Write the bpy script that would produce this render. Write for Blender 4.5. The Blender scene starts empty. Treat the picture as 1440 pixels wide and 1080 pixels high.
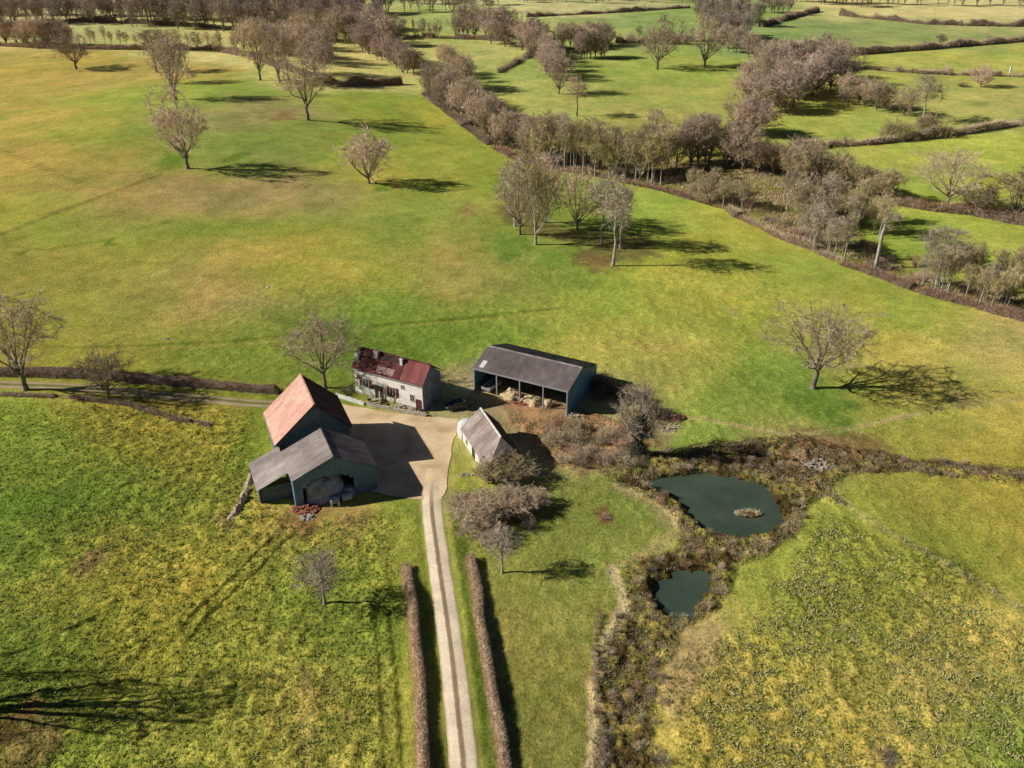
import bpy, math, random
import numpy as np
from mathutils import Vector

# ------------------------------------------------------------------ basics
scene = bpy.context.scene
COL = scene.collection
R = random.Random(7)
NR = np.random.RandomState(11)
CAMH, FPX, PITCH = 80.0, 1250.0, math.radians(29)
AZ, EL = math.radians(3.0), math.radians(31.0)

def lin(c):
    return tuple(((v/255)/12.92 if v/255 <= .04045 else ((v/255+.055)/1.055)**2.4) for v in c)

# ------------------------------------------------------------------ noise
_T = NR.rand(512, 512)
def vnoise(x, y, s, off=0):
    x = np.asarray(x, float)/s+off*17.3+1000; y = np.asarray(y, float)/s+off*7.7+1000
    xi = np.floor(x).astype(int); yi = np.floor(y).astype(int)
    fx = x-xi; fy = y-yi; fx = fx*fx*(3-2*fx); fy = fy*fy*(3-2*fy)
    a = _T[xi % 512, yi % 512]; b = _T[(xi+1) % 512, yi % 512]
    c = _T[xi % 512, (yi+1) % 512]; d = _T[(xi+1) % 512, (yi+1) % 512]
    return (a*(1-fx)+b*fx)*(1-fy)+(c*(1-fx)+d*fx)*fy
def fbm(x, y, s, o=4, off=0):
    t = 0; a = 1; n = 0
    for k in range(o):
        t = t+a*vnoise(x, y, s/2**k, off+k); n += a; a *= .5
    return t/n
def sstep(a, b, x):
    t = np.clip((x-a)/(b-a), 0, 1); return t*t*(3-2*t)

# ------------------------------------------------------------------ polygons and lines on the ground
def poly_sd(x, y, P):
    """signed distance to polygon, negative inside"""
    P = np.asarray(P, float); n = len(P); d = np.full(x.shape, 1e18); ins = np.zeros(x.shape, bool)
    for i in range(n):
        ax, ay = P[i]; bx, by = P[(i+1) % n]
        ex, ey = bx-ax, by-ay; wx, wy = x-ax, y-ay
        t = np.clip((wx*ex+wy*ey)/(ex*ex+ey*ey+1e-12), 0, 1)
        d = np.minimum(d, (wx-ex*t)**2+(wy-ey*t)**2)
        c = ((ay > y) != (by > y)) & (x < (bx-ax)*(y-ay)/((by-ay) if by != ay else 1e-9)+ax)
        ins ^= c
    d = np.sqrt(d)
    return np.where(ins, -d, d)
def line_d(x, y, P):
    P = np.asarray(P, float); d = np.full(x.shape, 1e18)
    for i in range(len(P)-1):
        ax, ay = P[i]; bx, by = P[i+1]; ex, ey = bx-ax, by-ay; wx, wy = x-ax, y-ay
        t = np.clip((wx*ex+wy*ey)/(ex*ex+ey*ey+1e-12), 0, 1)
        d = np.minimum(d, (wx-ex*t)**2+(wy-ey*t)**2)
    return np.sqrt(d)

# relief without the ponds
VALLEY = [(-60, 470), (-10, 345), (40, 262), (110, 190), (200, 170)]
def h0(x, y):
    x = np.asarray(x, float); y = np.asarray(y, float)
    z = 9*sstep(220, 700, y)
    z = z+6.5*np.exp(-((x+120)/75)**2-((y-330)/95)**2)
    z = z-2.0*np.exp(-(line_d(x, y, VALLEY)/26)**2)*sstep(120, 200, y)
    z = z+1.6*(vnoise(x, y, 70, 3)-.5)*sstep(160, 260, y)
    return z
def ground(u, v, fn=None):
    """where the survey sight line (read off the photograph) meets the ground"""
    a, b = (u-720)/FPX, -(v-540)/FPX
    dx, dy, dz = a, math.cos(PITCH)+b*math.sin(PITCH), -math.sin(PITCH)+b*math.cos(PITCH)
    z = 0.0
    for _ in range(30):
        t = (z-CAMH)/dz; x, y = dx*t, dy*t
        z = .5*z+.5*float((fn or h0)(np.array([x]), np.array([y]))[0])
    return x, y
def GP(pts): return [ground(*p) for p in pts]
def pxm(v): return (v-540+FPX*math.tan(PITCH))*math.cos(PITCH)/CAMH   # photo pixels per metre at a row

POND1 = GP([(903,676),(935,668),(990,663),(1040,667),(1078,682),(1100,705),(1106,728),(1086,745),(1045,753),(1010,749),(985,737),(965,714),(945,692)])
POND2 = GP([(922,815),(945,800),(985,794),(1001,806),(996,830),(975,851),(955,858),(930,851),(920,835)])
GULLY = GP([(960,860),(915,880),(885,930),(880,990),(885,1060),(890,1150)])
ISLE = ground(1052, 719)
def pond_depth(x, y):
    w = (fbm(x, y, 2.2, 2, 9)-.5)*1.0
    d1 = poly_sd(x, y, POND1)+w; d2 = poly_sd(x, y, POND2)+w
    dd = np.minimum(d1, d2)
    c = 1.5*(1-sstep(-1.6, 1.3, dd))
    isl = np.exp(-(((x-ISLE[0])/1.9)**2+((y-ISLE[1])/1.0)**2))*1.35
    g = .7*np.exp(-(line_d(x, y, GULLY)/3.0)**2)
    return c-isl*(c > .3)+g
def h(x, y):
    x = np.asarray(x, float); y = np.asarray(y, float)
    z = h0(x, y)
    m = (x > 5) & (x < 60) & (y > 40) & (y < 130)
    if np.any(m):
        z = np.array(z, copy=True)
        z[m] = z[m]-pond_depth(x[m], y[m])
    return z
def hz(x, y): return float(h(np.array([float(x)]), np.array([float(y)]))[0])

# ------------------------------------------------------------------ materials
def new_mat(name):
    m = bpy.data.materials.new(name); m.use_nodes = True
    nt = m.node_tree; b = nt.nodes['Principled BSDF']
    b.inputs['Specular IOR Level'].default_value = .2
    return m, nt, b
def N(nt, t, **kw):
    n = nt.nodes.new(t)
    for k, v in kw.items(): setattr(n, k, v)
    return n
def mix(nt, a, b, f, mode='MIX'):
    n = N(nt, 'ShaderNodeMix', data_type='RGBA', blend_type=mode)
    for s, v in ((6, a), (7, b), (0, f)):
        if hasattr(v, 'links') or isinstance(v, bpy.types.NodeSocket): nt.links.new(v, n.inputs[s])
        elif isinstance(v, (int, float)): n.inputs[s].default_value = v if s == 0 else (v, v, v, 1)
        else: n.inputs[s].default_value = (*v[:3], 1)
    return n.outputs[2]
def noise(nt, vec, scale, detail=4, rough=.6):
    n = N(nt, 'ShaderNodeTexNoise'); n.inputs['Scale'].default_value = scale
    n.inputs['Detail'].default_value = detail; n.inputs['Roughness'].default_value = rough
    nt.links.new(vec, n.inputs['Vector']); return n.outputs[0]
def ramp(nt, fac, stops):
    n = N(nt, 'ShaderNodeValToRGB'); e = n.color_ramp.elements
    while len(e) < len(stops): e.new(.5)
    for i, (p, c) in enumerate(stops):
        e[i].position = p; e[i].color = (*((c, c, c) if isinstance(c, (int, float)) else c[:3]), 1)
    nt.links.new(fac, n.inputs[0]); return n.outputs[0]
def math_(nt, op, a, b=None):
    n = N(nt, 'ShaderNodeMath', operation=op)
    for i, v in enumerate((a, b)):
        if v is None: continue
        if isinstance(v, (int, float)): n.inputs[i].default_value = v
        else: nt.links.new(v, n.inputs[i])
    return n.outputs[0]
def bump(nt, b, height, dist, strength=1.0):
    n = N(nt, 'ShaderNodeBump'); n.inputs['Distance'].default_value = dist; n.inputs['Strength'].default_value = strength
    nt.links.new(height, n.inputs['Height']); nt.links.new(n.outputs[0], b.inputs['Normal'])
def objco(nt): return N(nt, 'ShaderNodeTexCoord').outputs['Object']
def geopos(nt): return N(nt, 'ShaderNodeNewGeometry').outputs['Position']

def mottled(name, c1, c2, scale=1.0, c3=None, rough=.9, bmp=.03, grain=9.0, spec=.2):
    m, nt, b = new_mat(name); co = objco(nt)
    n1 = noise(nt, co, scale, 5, .65)
    st = [(.36, c1), (.62, c2)] + ([(.74, c3)] if c3 else [])
    c = ramp(nt, n1, st)
    g = ramp(nt, noise(nt, co, scale*grain, 3, .7), [(.3, .8), (.7, 1.1)])
    nt.links.new(mix(nt, c, g, 1.0, 'MULTIPLY'), b.inputs['Base Color'])
    b.inputs['Roughness'].default_value = rough; b.inputs['Specular IOR Level'].default_value = spec
    if bmp: bump(nt, b, noise(nt, co, scale*grain*.6, 4, .7), bmp)
    return m

def sheet(name, c1, c2, c3, pitch=.18, stain=.35, axis=0, rough=.75, courses=None, amp=.03):
    """corrugated or tiled roof: ribs run down the slope, spaced along the ridge (object X)"""
    m, nt, b = new_mat(name); co = objco(nt)
    sep = N(nt, 'ShaderNodeSeparateXYZ'); nt.links.new(co, sep.inputs[0])
    s = math_(nt, 'SINE', math_(nt, 'MULTIPLY', sep.outputs[axis], 2*math.pi/pitch))
    mp = N(nt, 'ShaderNodeMapping'); nt.links.new(co, mp.inputs[0]); mp.inputs['Scale'].default_value = (1, .35, .35)
    n1 = noise(nt, mp.outputs[0], stain, 6, .68)
    c = ramp(nt, n1, [(.34, c1), (.5, c2), (.66, c3)])
    # single sheets differ a little
    mp2 = N(nt, 'ShaderNodeMapping'); nt.links.new(co, mp2.inputs[0]); mp2.inputs['Scale'].default_value = (1/.95, 1/1.4, .6)
    vo = N(nt, 'ShaderNodeTexVoronoi'); vo.feature = 'F1'; vo.distance = 'CHEBYCHEV'; vo.inputs['Randomness'].default_value = .15
    vo.inputs['Scale'].default_value = 1; nt.links.new(mp2.outputs[0], vo.inputs['Vector'])
    sv = N(nt, 'ShaderNodeSeparateColor'); nt.links.new(vo.outputs['Color'], sv.inputs[0])
    pv = ramp(nt, sv.outputs[0], [(0, .86), (1, 1.12)])
    c = mix(nt, c, pv, 1.0, 'MULTIPLY')
    g = ramp(nt, noise(nt, co, 5, 4, .75), [(.3, .78), (.7, 1.15)])
    c = mix(nt, c, g, 1.0, 'MULTIPLY')
    sh = ramp(nt, math_(nt, 'MULTIPLY_ADD', s, .5), [(0, .86), (1, 1.04)])
    hgt = s
    if courses:
        s2 = math_(nt, 'FRACT', math_(nt, 'MULTIPLY', sep.outputs[2], 1/courses))
        c = mix(nt, c, ramp(nt, s2, [(0, .8), (.2, 1.0), (1, 1.05)]), 1.0, 'MULTIPLY')
        hgt = math_(nt, 'ADD', s, s2)
    nt.links.new(mix(nt, c, sh, .6, 'MULTIPLY'), b.inputs['Base Color'])
    b.inputs['Roughness'].default_value = rough
    bump(nt, b, hgt, amp)
    return m

def twig_mat(name, c1, c2, rnd=.35):
    m, nt, b = new_mat(name)
    oi = N(nt, 'ShaderNodeObjectInfo')
    n1 = noise(nt, objco(nt), 1.3, 3)
    c = ramp(nt, n1, [(.35, c1), (.65, c2)])
    v = ramp(nt, oi.outputs['Random'], [(0, 1-rnd), (1, 1+rnd)])
    nt.links.new(mix(nt, c, v, 1.0, 'MULTIPLY'), b.inputs['Base Color'])
    b.inputs['Roughness'].default_value = .9; b.inputs['Specular IOR Level'].default_value = .1
    return m
def plain(name, c, rough=.6, metal=0, spec=.3):
    return mottled(name, tuple(v*.88 for v in c), c, 2.5, rough=rough, bmp=0, spec=spec)

M = {}
M['twig_brown'] = twig_mat('twig brown', (.38,.29,.19), (.67,.53,.37))
M['twig_mauve'] = twig_mat('twig mauve', (.41,.31,.235), (.70,.545,.42))
M['twig_far'] = twig_mat('twig far wood', (.46,.36,.31), (.78,.64,.54))
M['twig_olive'] = twig_mat('twig olive', (.36,.29,.15), (.60,.50,.28))
M['twig_grey'] = twig_mat('twig grey', (.34,.28,.20), (.60,.50,.38))
M['twig_dark'] = twig_mat('twig dark', (.12,.095,.075), (.26,.20,.15))
M['twig_russet'] = twig_mat('twig russet', (.32,.19,.12), (.56,.37,.25))
M['twig_hedge'] = twig_mat('twig clipped hedge', (.56,.41,.27), (.86,.70,.52), .1)
M['reed'] = twig_mat('dry reed', (.42,.34,.20), (.74,.63,.42), .2)
M['bark_pale'] = mottled('bark pale', (.30,.27,.22), (.52,.48,.40), 1.4)
M['bark_dark'] = mottled('bark dark', (.14,.115,.09), (.30,.25,.20), 1.4)
M['ivy'] = twig_mat('ivy leaves', (.035,.045,.025), (.13,.14,.08), .1)
M['hedge_core'] = mottled('hedge core', (.11,.08,.055), (.25,.18,.13), 1.5, bmp=.1)
M['stone'] = mottled('rubble stone', (.33,.28,.22), (.58,.52,.43), 2.0, bmp=.05)
M['plaster'] = mottled('cream plaster', (.86,.81,.72), (.96,.93,.86), .9, c3=(.97,.95,.9), bmp=.02)
M['lime'] = mottled('white limewash', (.62,.60,.55), (.86,.84,.80), 1.1, bmp=.02)
M['blockwork'] = mottled('grey block wall', (.10,.12,.13), (.18,.20,.21), 1.2, bmp=.02)
M['gable_shade'] = mottled('house gable with painted shade', (.13,.15,.18), (.24,.28,.32), .8, bmp=.02)  # gable colour toned down to grey for the shade it stands in
M['brick'] = mottled('red brick rubble', (.28,.09,.06), (.50,.22,.15), 3)
M['wood_dark'] = mottled('dark timber', (.05,.04,.03), (.11,.09,.07), 2)
M['wood_pale'] = mottled('weathered boards', (.42,.36,.27), (.66,.58,.46), 2)
M['maroon'] = plain('maroon paint', (.16,.035,.035))
M['glass'] = plain('window glass', (.02,.022,.026), .08, spec=.8)
M['white'] = plain('white paint', (.80,.79,.76))
M['steel'] = plain('galvanised steel', (.36,.37,.38), .45)
M['tarp'] = mottled('grey tarpaulin', (.24,.24,.26), (.46,.46,.48), .9, bmp=.12, grain=3)
M['straw'] = mottled('straw', (.50,.38,.22), (.78,.62,.38), 2.5, bmp=.08)
M['earth'] = mottled('bare earth', (.34,.26,.17), (.66,.54,.38), 1.3, bmp=.08)
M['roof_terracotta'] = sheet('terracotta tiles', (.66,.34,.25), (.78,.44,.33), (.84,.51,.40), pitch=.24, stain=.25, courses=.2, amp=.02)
M['roof_barn_shade'] = sheet('roof tiles with painted shade', (.05,.028,.022), (.09,.045,.035), (.13,.07,.055), pitch=.24, stain=.4, courses=.2, amp=.02)  # tile colour darkened to carry the shade of slopes facing away from the sun
M['roof_fibre'] = sheet('fibre cement sheets', (.27,.22,.20), (.40,.34,.315), (.55,.48,.44), pitch=.18, stain=.3)
M['roof_fibre_shade'] = sheet('fibre cement with painted shade', (.14,.115,.105), (.26,.21,.20), (.42,.35,.33), pitch=.18, stain=.5)  # same sheets, with the shade of the east slope put into the colour
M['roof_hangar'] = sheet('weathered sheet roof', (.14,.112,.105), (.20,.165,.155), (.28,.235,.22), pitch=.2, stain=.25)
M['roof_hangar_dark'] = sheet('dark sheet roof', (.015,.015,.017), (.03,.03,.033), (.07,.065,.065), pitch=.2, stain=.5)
M['roof_house'] = sheet('worn dark red roof', (.05,.016,.016), (.16,.042,.04), (.27,.085,.08), pitch=.3, stain=.55, courses=.25, amp=.02)
M['roof_old'] = sheet('old flat tiles', (.22,.15,.125), (.35,.275,.24), (.48,.40,.35), pitch=.2, stain=.6, courses=.16, amp=.015)
M['cladding_blue'] = sheet('blue grey cladding', (.10,.22,.31), (.14,.29,.39), (.19,.34,.44), pitch=.25, stain=.3, axis=1, rough=.5)
M['cladding_front'] = sheet('blue grey gable cladding', (.13,.21,.27), (.18,.28,.35), (.24,.34,.41), pitch=.25, stain=.3, axis=1, rough=.5)
M['car_paint'] = plain('black car paint', (.022,.025,.035), .15, spec=.7)
M['rubber'] = plain('tyre rubber', (.02,.02,.02), .9)

# ------------------------------------------------------------------ mesh helpers
class MB:
    def __init__(s): s.v = []; s.f = []; s.mi = []
    def add(s, vs, fs, mi=0):
        k = len(s.v); s.v += [tuple(map(float, p)) for p in vs]
        s.f += [tuple(i+k for i in f) for f in fs]; s.mi += [mi]*len(fs)
    def box(s, x0, x1, y0, y1, z0, z1, mi=0):
        s.add([(x0,y0,z0),(x1,y0,z0),(x1,y1,z0),(x0,y1,z0),(x0,y0,z1),(x1,y0,z1),(x1,y1,z1),(x0,y1,z1)],
              [(0,3,2,1),(4,5,6,7),(0,1,5,4),(1,2,6,5),(2,3,7,6),(3,0,4,7)], mi)
    def prismx(s, prof, x0, x1, mi=0):
        """profile (y,z) extruded along x"""
        n = len(prof)
        s.add([(x0, y, z) for y, z in prof]+[(x1, y, z) for y, z in prof],
              [tuple(range(n))[::-1], tuple(range(n, 2*n))]+[(i, (i+1) % n, n+(i+1) % n, n+i) for i in range(n)], mi)
    def prismy(s, prof, y0, y1, mi=0):
        n = len(prof)
        s.add([(x, y0, z) for x, z in prof]+[(x, y1, z) for x, z in prof],
              [tuple(range(n)), tuple(range(n, 2*n))[::-1]]+[((i+1) % n, i, n+i, n+(i+1) % n) for i in range(n)], mi)
    def tube(s, pts, rad, sides=6, mi=0, cap=False):
        P = [np.array(p, float) for p in pts]; k = len(s.v); n = len(P)
        for i, p in enumerate(P):
            t = P[min(i+1, n-1)]-P[max(i-1, 0)]; t = t/(np.linalg.norm(t)+1e-9)
            a = np.cross(t, (0, 0, 1) if abs(t[2]) < .9 else (1, 0, 0)); a /= np.linalg.norm(a)+1e-9
            b = np.cross(t, a); r = rad[i] if hasattr(rad, '__len__') else rad
            for j in range(sides):
                th = 2*math.pi*j/sides
                s.v.append(tuple(p+r*(math.cos(th)*a+math.sin(th)*b)))
        for i in range(n-1):
            for j in range(sides):
                j2 = (j+1) % sides
                s.f.append((k+i*sides+j, k+i*sides+j2, k+(i+1)*sides+j2, k+(i+1)*sides+j)); s.mi.append(mi)
        if cap:
            s.f.append(tuple(k+j for j in range(sides))[::-1]); s.mi.append(mi)
            s.f.append(tuple(k+(n-1)*sides+j for j in range(sides))); s.mi.append(mi)
    def mesh(s, name, mats, smooth=False):
        me = bpy.data.meshes.new(name); me.from_pydata(s.v, [], s.f)
        for m in (mats if isinstance(mats, (list, tuple)) else [mats]): me.materials.append(m)
        if any(s.mi): me.polygons.foreach_set('material_index', s.mi)
        if smooth: me.polygons.foreach_set('use_smooth', [True]*len(s.f))
        me.update(); return me
    def build(s, name, mats, parent=None, smooth=False):
        return link(name, s.mesh(name, mats, smooth), parent)
def link(name, me, parent=None, loc=None, rz=0, sc=None):
    o = bpy.data.objects.new(name, me); COL.objects.link(o)
    if parent: o.parent = parent
    if loc is not None: o.location = loc
    if rz: o.rotation_euler = (0, 0, rz)
    if sc: o.scale = sc if hasattr(sc, '__len__') else (sc, sc, sc)
    return o
def tag(o, label=None, cat=None, group=None, kind=None):
    if label: o['label'] = label
    if cat: o['category'] = cat
    if group: o['group'] = group
    if kind: o['kind'] = kind
    return o
def empty(name, loc, rz=0, label=None, cat=None, group=None):
    o = bpy.data.objects.new(name, None); COL.objects.link(o)
    o.location = loc; o.rotation_euler = (0, 0, rz); o.empty_display_size = .5
    return tag(o, label, cat, group)

def twig_arrays(P, D, L, W, rng):
    """thin tapered slivers: P starts, D unit directions, L lengths, W widths"""
    n = len(P); r = rng.normal(size=(n, 3)); s = np.cross(D, r); s /= np.linalg.norm(s, axis=1)[:, None]+1e-9
    v = np.empty((n, 3, 3)); w = (W*.5)[:, None]
    v[:, 0] = P-s*w; v[:, 1] = P+s*w; v[:, 2] = P+D*L[:, None]
    return v.reshape(-1, 3)
def add_tris(mb, V, mi=0):
    k = len(mb.v); mb.v += list(map(tuple, V.tolist())); n = len(V)//3
    mb.f += [(k+3*i, k+3*i+1, k+3*i+2) for i in range(n)]; mb.mi += [mi]*n

# ------------------------------------------------------------------ trees
def tree_mesh(seed, H, RX, fork=.28, limbs=7, tw=13, tlen=1.1, twd=.045, trunk_r=.32, slim=False, flat=1.0, lean=0., open_=1.0, sub=7):
    g = np.random.RandomState(seed)
    tr = MB(); cr = MB()
    zc = H*(fork+1)/2*1.02; rz = (H-H*fork)/2*flat
    def crown_pt(d, s):
        lump = 1+.14*math.sin(3*math.atan2(d[1], d[0])+seed)+.10*math.sin(5*d[2]*2+seed*2)
        return np.array([d[0]*RX*s*lump+lean*H*.5, d[1]*RX*s*lump, zc+d[2]*rz*s*(1+.08*math.sin(4*math.atan2(d[1], d[0])))])
    # trunk
    top = fork*H if not slim else H*.8
    n = 6; pts = []
    for i in range(n+1):
        t = i/n
        pts.append(np.array([lean*top*t*t+g.normal()*.06*H/15*(i > 0), g.normal()*.06*H/15*(i > 0), top*t]))
    rad = [trunk_r*(1.35 if i == 0 else 1-(.35 if not slim else .75)*i/n) for i in range(n+1)]
    tr.tube(pts, rad, 7)
    P, D, L = [], [], []
    for i in range(limbs):
        a = 2*math.pi*(i+g.rand()*.7)/limbs; el = g.uniform(-.5, .95) if not slim else g.uniform(-.7, .9)
        d = np.array([math.cos(a)*math.cos(el*1.2), math.sin(a)*math.cos(el*1.2), math.sin(el*1.3)])
        if i == 0: d = np.array([.1, .1, 1.])
        tgt = crown_pt(d, g.uniform(.72, .95))
        if slim:
            tt = g.uniform(.3, 1); k = tt*n; i0 = min(int(k), n-1); st = pts[i0]+(pts[i0+1]-pts[i0])*(k-i0)
        else:
            st = pts[-1]-np.array([0, 0, g.uniform(0, .12)*H*(fork > .1)]) if i else pts[-1]
        c1 = st+(tgt-st)*.45+np.array([0, 0, -.04*H*(1-d[2])])+g.normal(size=3)*.03*H
        LP = []
        for t in (0, .25, .5, .75, 1.):
            LP.append((1-t)**2*st+2*t*(1-t)*c1+t*t*tgt+(g.normal(size=3)*.012*H if 0 < t < 1 else 0))
        r0 = trunk_r*(.52 if not slim else .22)
        tr.tube(LP, [r0, r0*.72, r0*.5, r0*.32, r0*.14], 5)
        for j in range(sub):
            t = g.uniform(.3, 1); k = t*4; i0 = min(int(k), 3); s2 = LP[i0]+(LP[i0+1]-LP[i0])*(k-i0)
            d2 = d+g.normal(size=3)*.75; d2[2] += .15; d2 /= np.linalg.norm(d2)
            t2 = crown_pt(d2, g.uniform(.55, 1.02)); v = t2-s2; ln = np.linalg.norm(v)
            mx = RX*.75*open_
            if ln > mx: v *= mx/ln; ln = mx
            mid = s2+v*.5+g.normal(size=3)*.06*ln; e = s2+v
            cr.tube([s2, mid, e], [r0*.3, r0*.19, r0*.07], 3)
            for q in range(5):
                t = g.uniform(.25, 1); s3 = s2+(mid-s2)*2*t if t < .5 else mid+(e-mid)*(2*t-1)
                d3 = v/(ln+1e-6)+g.normal(size=3)*.65; d3[2] += .12; d3 /= np.linalg.norm(d3)
                l3 = g.uniform(.35, .6)*ln; e3 = s3+d3*l3
                cr.tube([s3, e3], [r0*.11, r0*.04], 3)
                tt = g.rand(tw); P.append(s3+(e3-s3)*tt[:, None])
                dd = d3+g.normal(size=(tw, 3))*.7; dd[:, 2] += .1; D.append(dd/np.linalg.norm(dd, axis=1)[:, None])
                L.append(g.uniform(.45, 1.15, tw)*tlen)
    P = np.vstack(P); D = np.vstack(D); L = np.concatenate(L)
    add_tris(cr, twig_arrays(P, D, L, np.full(len(P), twd)*g.uniform(.6, 1.3, len(P)), g))
    return tr, cr

def bush_mesh(seed, H, RX, stems=16, tw=60, tlen=.7, twd=.05, core=True, upright=.5):
    g = np.random.RandomState(seed); st = MB(); P, D, L = [], [], []
    tw_mb = MB()
    for i in range(stems):
        a = g.rand()*2*math.pi; el = g.uniform(.15, 1.0)
        d = np.array([math.cos(a)*(1-el*.7), math.sin(a)*(1-el*.7), el]); b = np.array([math.cos(a)*RX*.25*g.rand(), math.sin(a)*RX*.25*g.rand(), 0])
        e = np.array([d[0]*RX, d[1]*RX, max(.25, d[2])*H*g.uniform(.7, 1.0)])
        mid = (b+e)/2+np.array([d[0]*RX*.1, d[1]*RX*.1, .05*H])
        st.tube([b, mid, e], [.05*H/3, .03*H/3, .012], 3)
        t = g.rand(tw)**.7; p = b+(e-b)*t[:, None]+g.normal(size=(tw, 3))*np.array([RX, RX, H*.7])*.13
        p[:, 2] = np.abs(p[:, 2]); P.append(p)
        dd = d+g.normal(size=(tw, 3))*.6; dd[:, 2] += upright; D.append(dd/np.linalg.norm(dd, axis=1)[:, None]); L.append(g.uniform(.4, 1.1, tw)*tlen)
    P = np.vstack(P); D = np.vstack(D); L = np.concatenate(L)
    add_tris(tw_mb, twig_arrays(P, D, L, np.full(len(P), twd), g))
    return st, tw_mb

LIB = {}
def lib(name, tr, cr, bark, twig, h_, r_, tn='trunk', cn='crown'):
    if cn == 'crown': r_ = r_*.78
    LIB[name] = (tr.mesh(tn, M[bark], True), cr.mesh(cn, M[twig]), h_, r_, tn, cn)
def recolour(src, name, twig, bark=None):
    a, b, h_, r_, tn, cn = LIB[src]; b = b.copy(); b.materials[0] = M[twig]
    if bark: a = a.copy(); a.materials[0] = M[bark]
    LIB[name] = (a, b, h_, r_, tn, cn)

OAKS = []
for i in range(4):
    lib('oak%d' % i, *tree_mesh(100+i, 16, 6.2, fork=.24+.04*(i % 2), limbs=9, sub=8, tw=16, twd=.048, flat=.9), 'bark_dark', 'twig_brown', 16, 6.2); OAKS.append('oak%d' % i)
for i in range(4):
    lib('mid%d' % i, *tree_mesh(200+i, 15, 5.6, fork=.2, limbs=9, tw=12, twd=.08, tlen=1.2), 'bark_dark', 'twig_mauve', 15, 5.6)
    recolour('mid%d' % i, 'midb%d' % i, 'twig_brown'); recolour('mid%d' % i, 'mido%d' % i, 'twig_olive', 'bark_pale')
for i in range(3):
    lib('slim%d' % i, *tree_mesh(300+i, 14, 3.2, fork=.35, limbs=11, sub=6, tw=8, twd=.06, tlen=1.0, trunk_r=.2, slim=True), 'bark_pale', 'twig_grey', 14, 3.2)
    recolour('slim%d' % i, 'slimo%d' % i, 'twig_olive'); recolour('slim%d' % i, 'slimb%d' % i, 'twig_brown', 'bark_dark')
for i in range(3):
    lib('round%d' % i, *tree_mesh(400+i, 11, 5.6, fork=.1, limbs=11, tw=13, twd=.08, tlen=1.1, trunk_r=.3), 'bark_dark', 'twig_mauve', 11, 5.6)
    recolour('round%d' % i, 'roundb%d' % i, 'twig_brown'); recolour('round%d' % i, 'roundo%d' % i, 'twig_olive')
for i in range(3):
    lib('bush%d' % i, *bush_mesh(500+i, 3.2, 2.4, 18, 70), 'bark_dark', 'twig_brown', 3.2, 2.4, 'stems', 'foliage')
    for s, t in (('r', 'twig_russet'), ('d', 'twig_dark'), ('y', 'reed'), ('o', 'twig_olive'), ('m', 'twig_mauve')):
        recolour('bush%d' % i, 'bush%s%d' % (s, i), t)

def plant(kind, name, loc, height, width=None, label=None, cat='tree', group=None, rz=None):
    a, b, h_, r_, tn, cn = LIB[kind]
    s = height/h_; sx = s if width is None else width/2/r_
    x, y = loc; e = empty(name, (x, y, hz(x, y)-.08), R.uniform(0, 6.28) if rz is None else rz, label, cat, group)
    for nm, me in ((tn, a), (cn, b)):
        c = link(nm, me, e); c.scale = (sx, sx, s)
    return e
def tree_px(kind, u, v, hp, wp=None, label=None, name='bare_tree', cat='tree', group=None, rz=None):
    k = pxm(v); return plant(kind, name, ground(u, v), hp/(k*.875), None if wp is None else wp/k, label, cat, group, rz)

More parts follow.
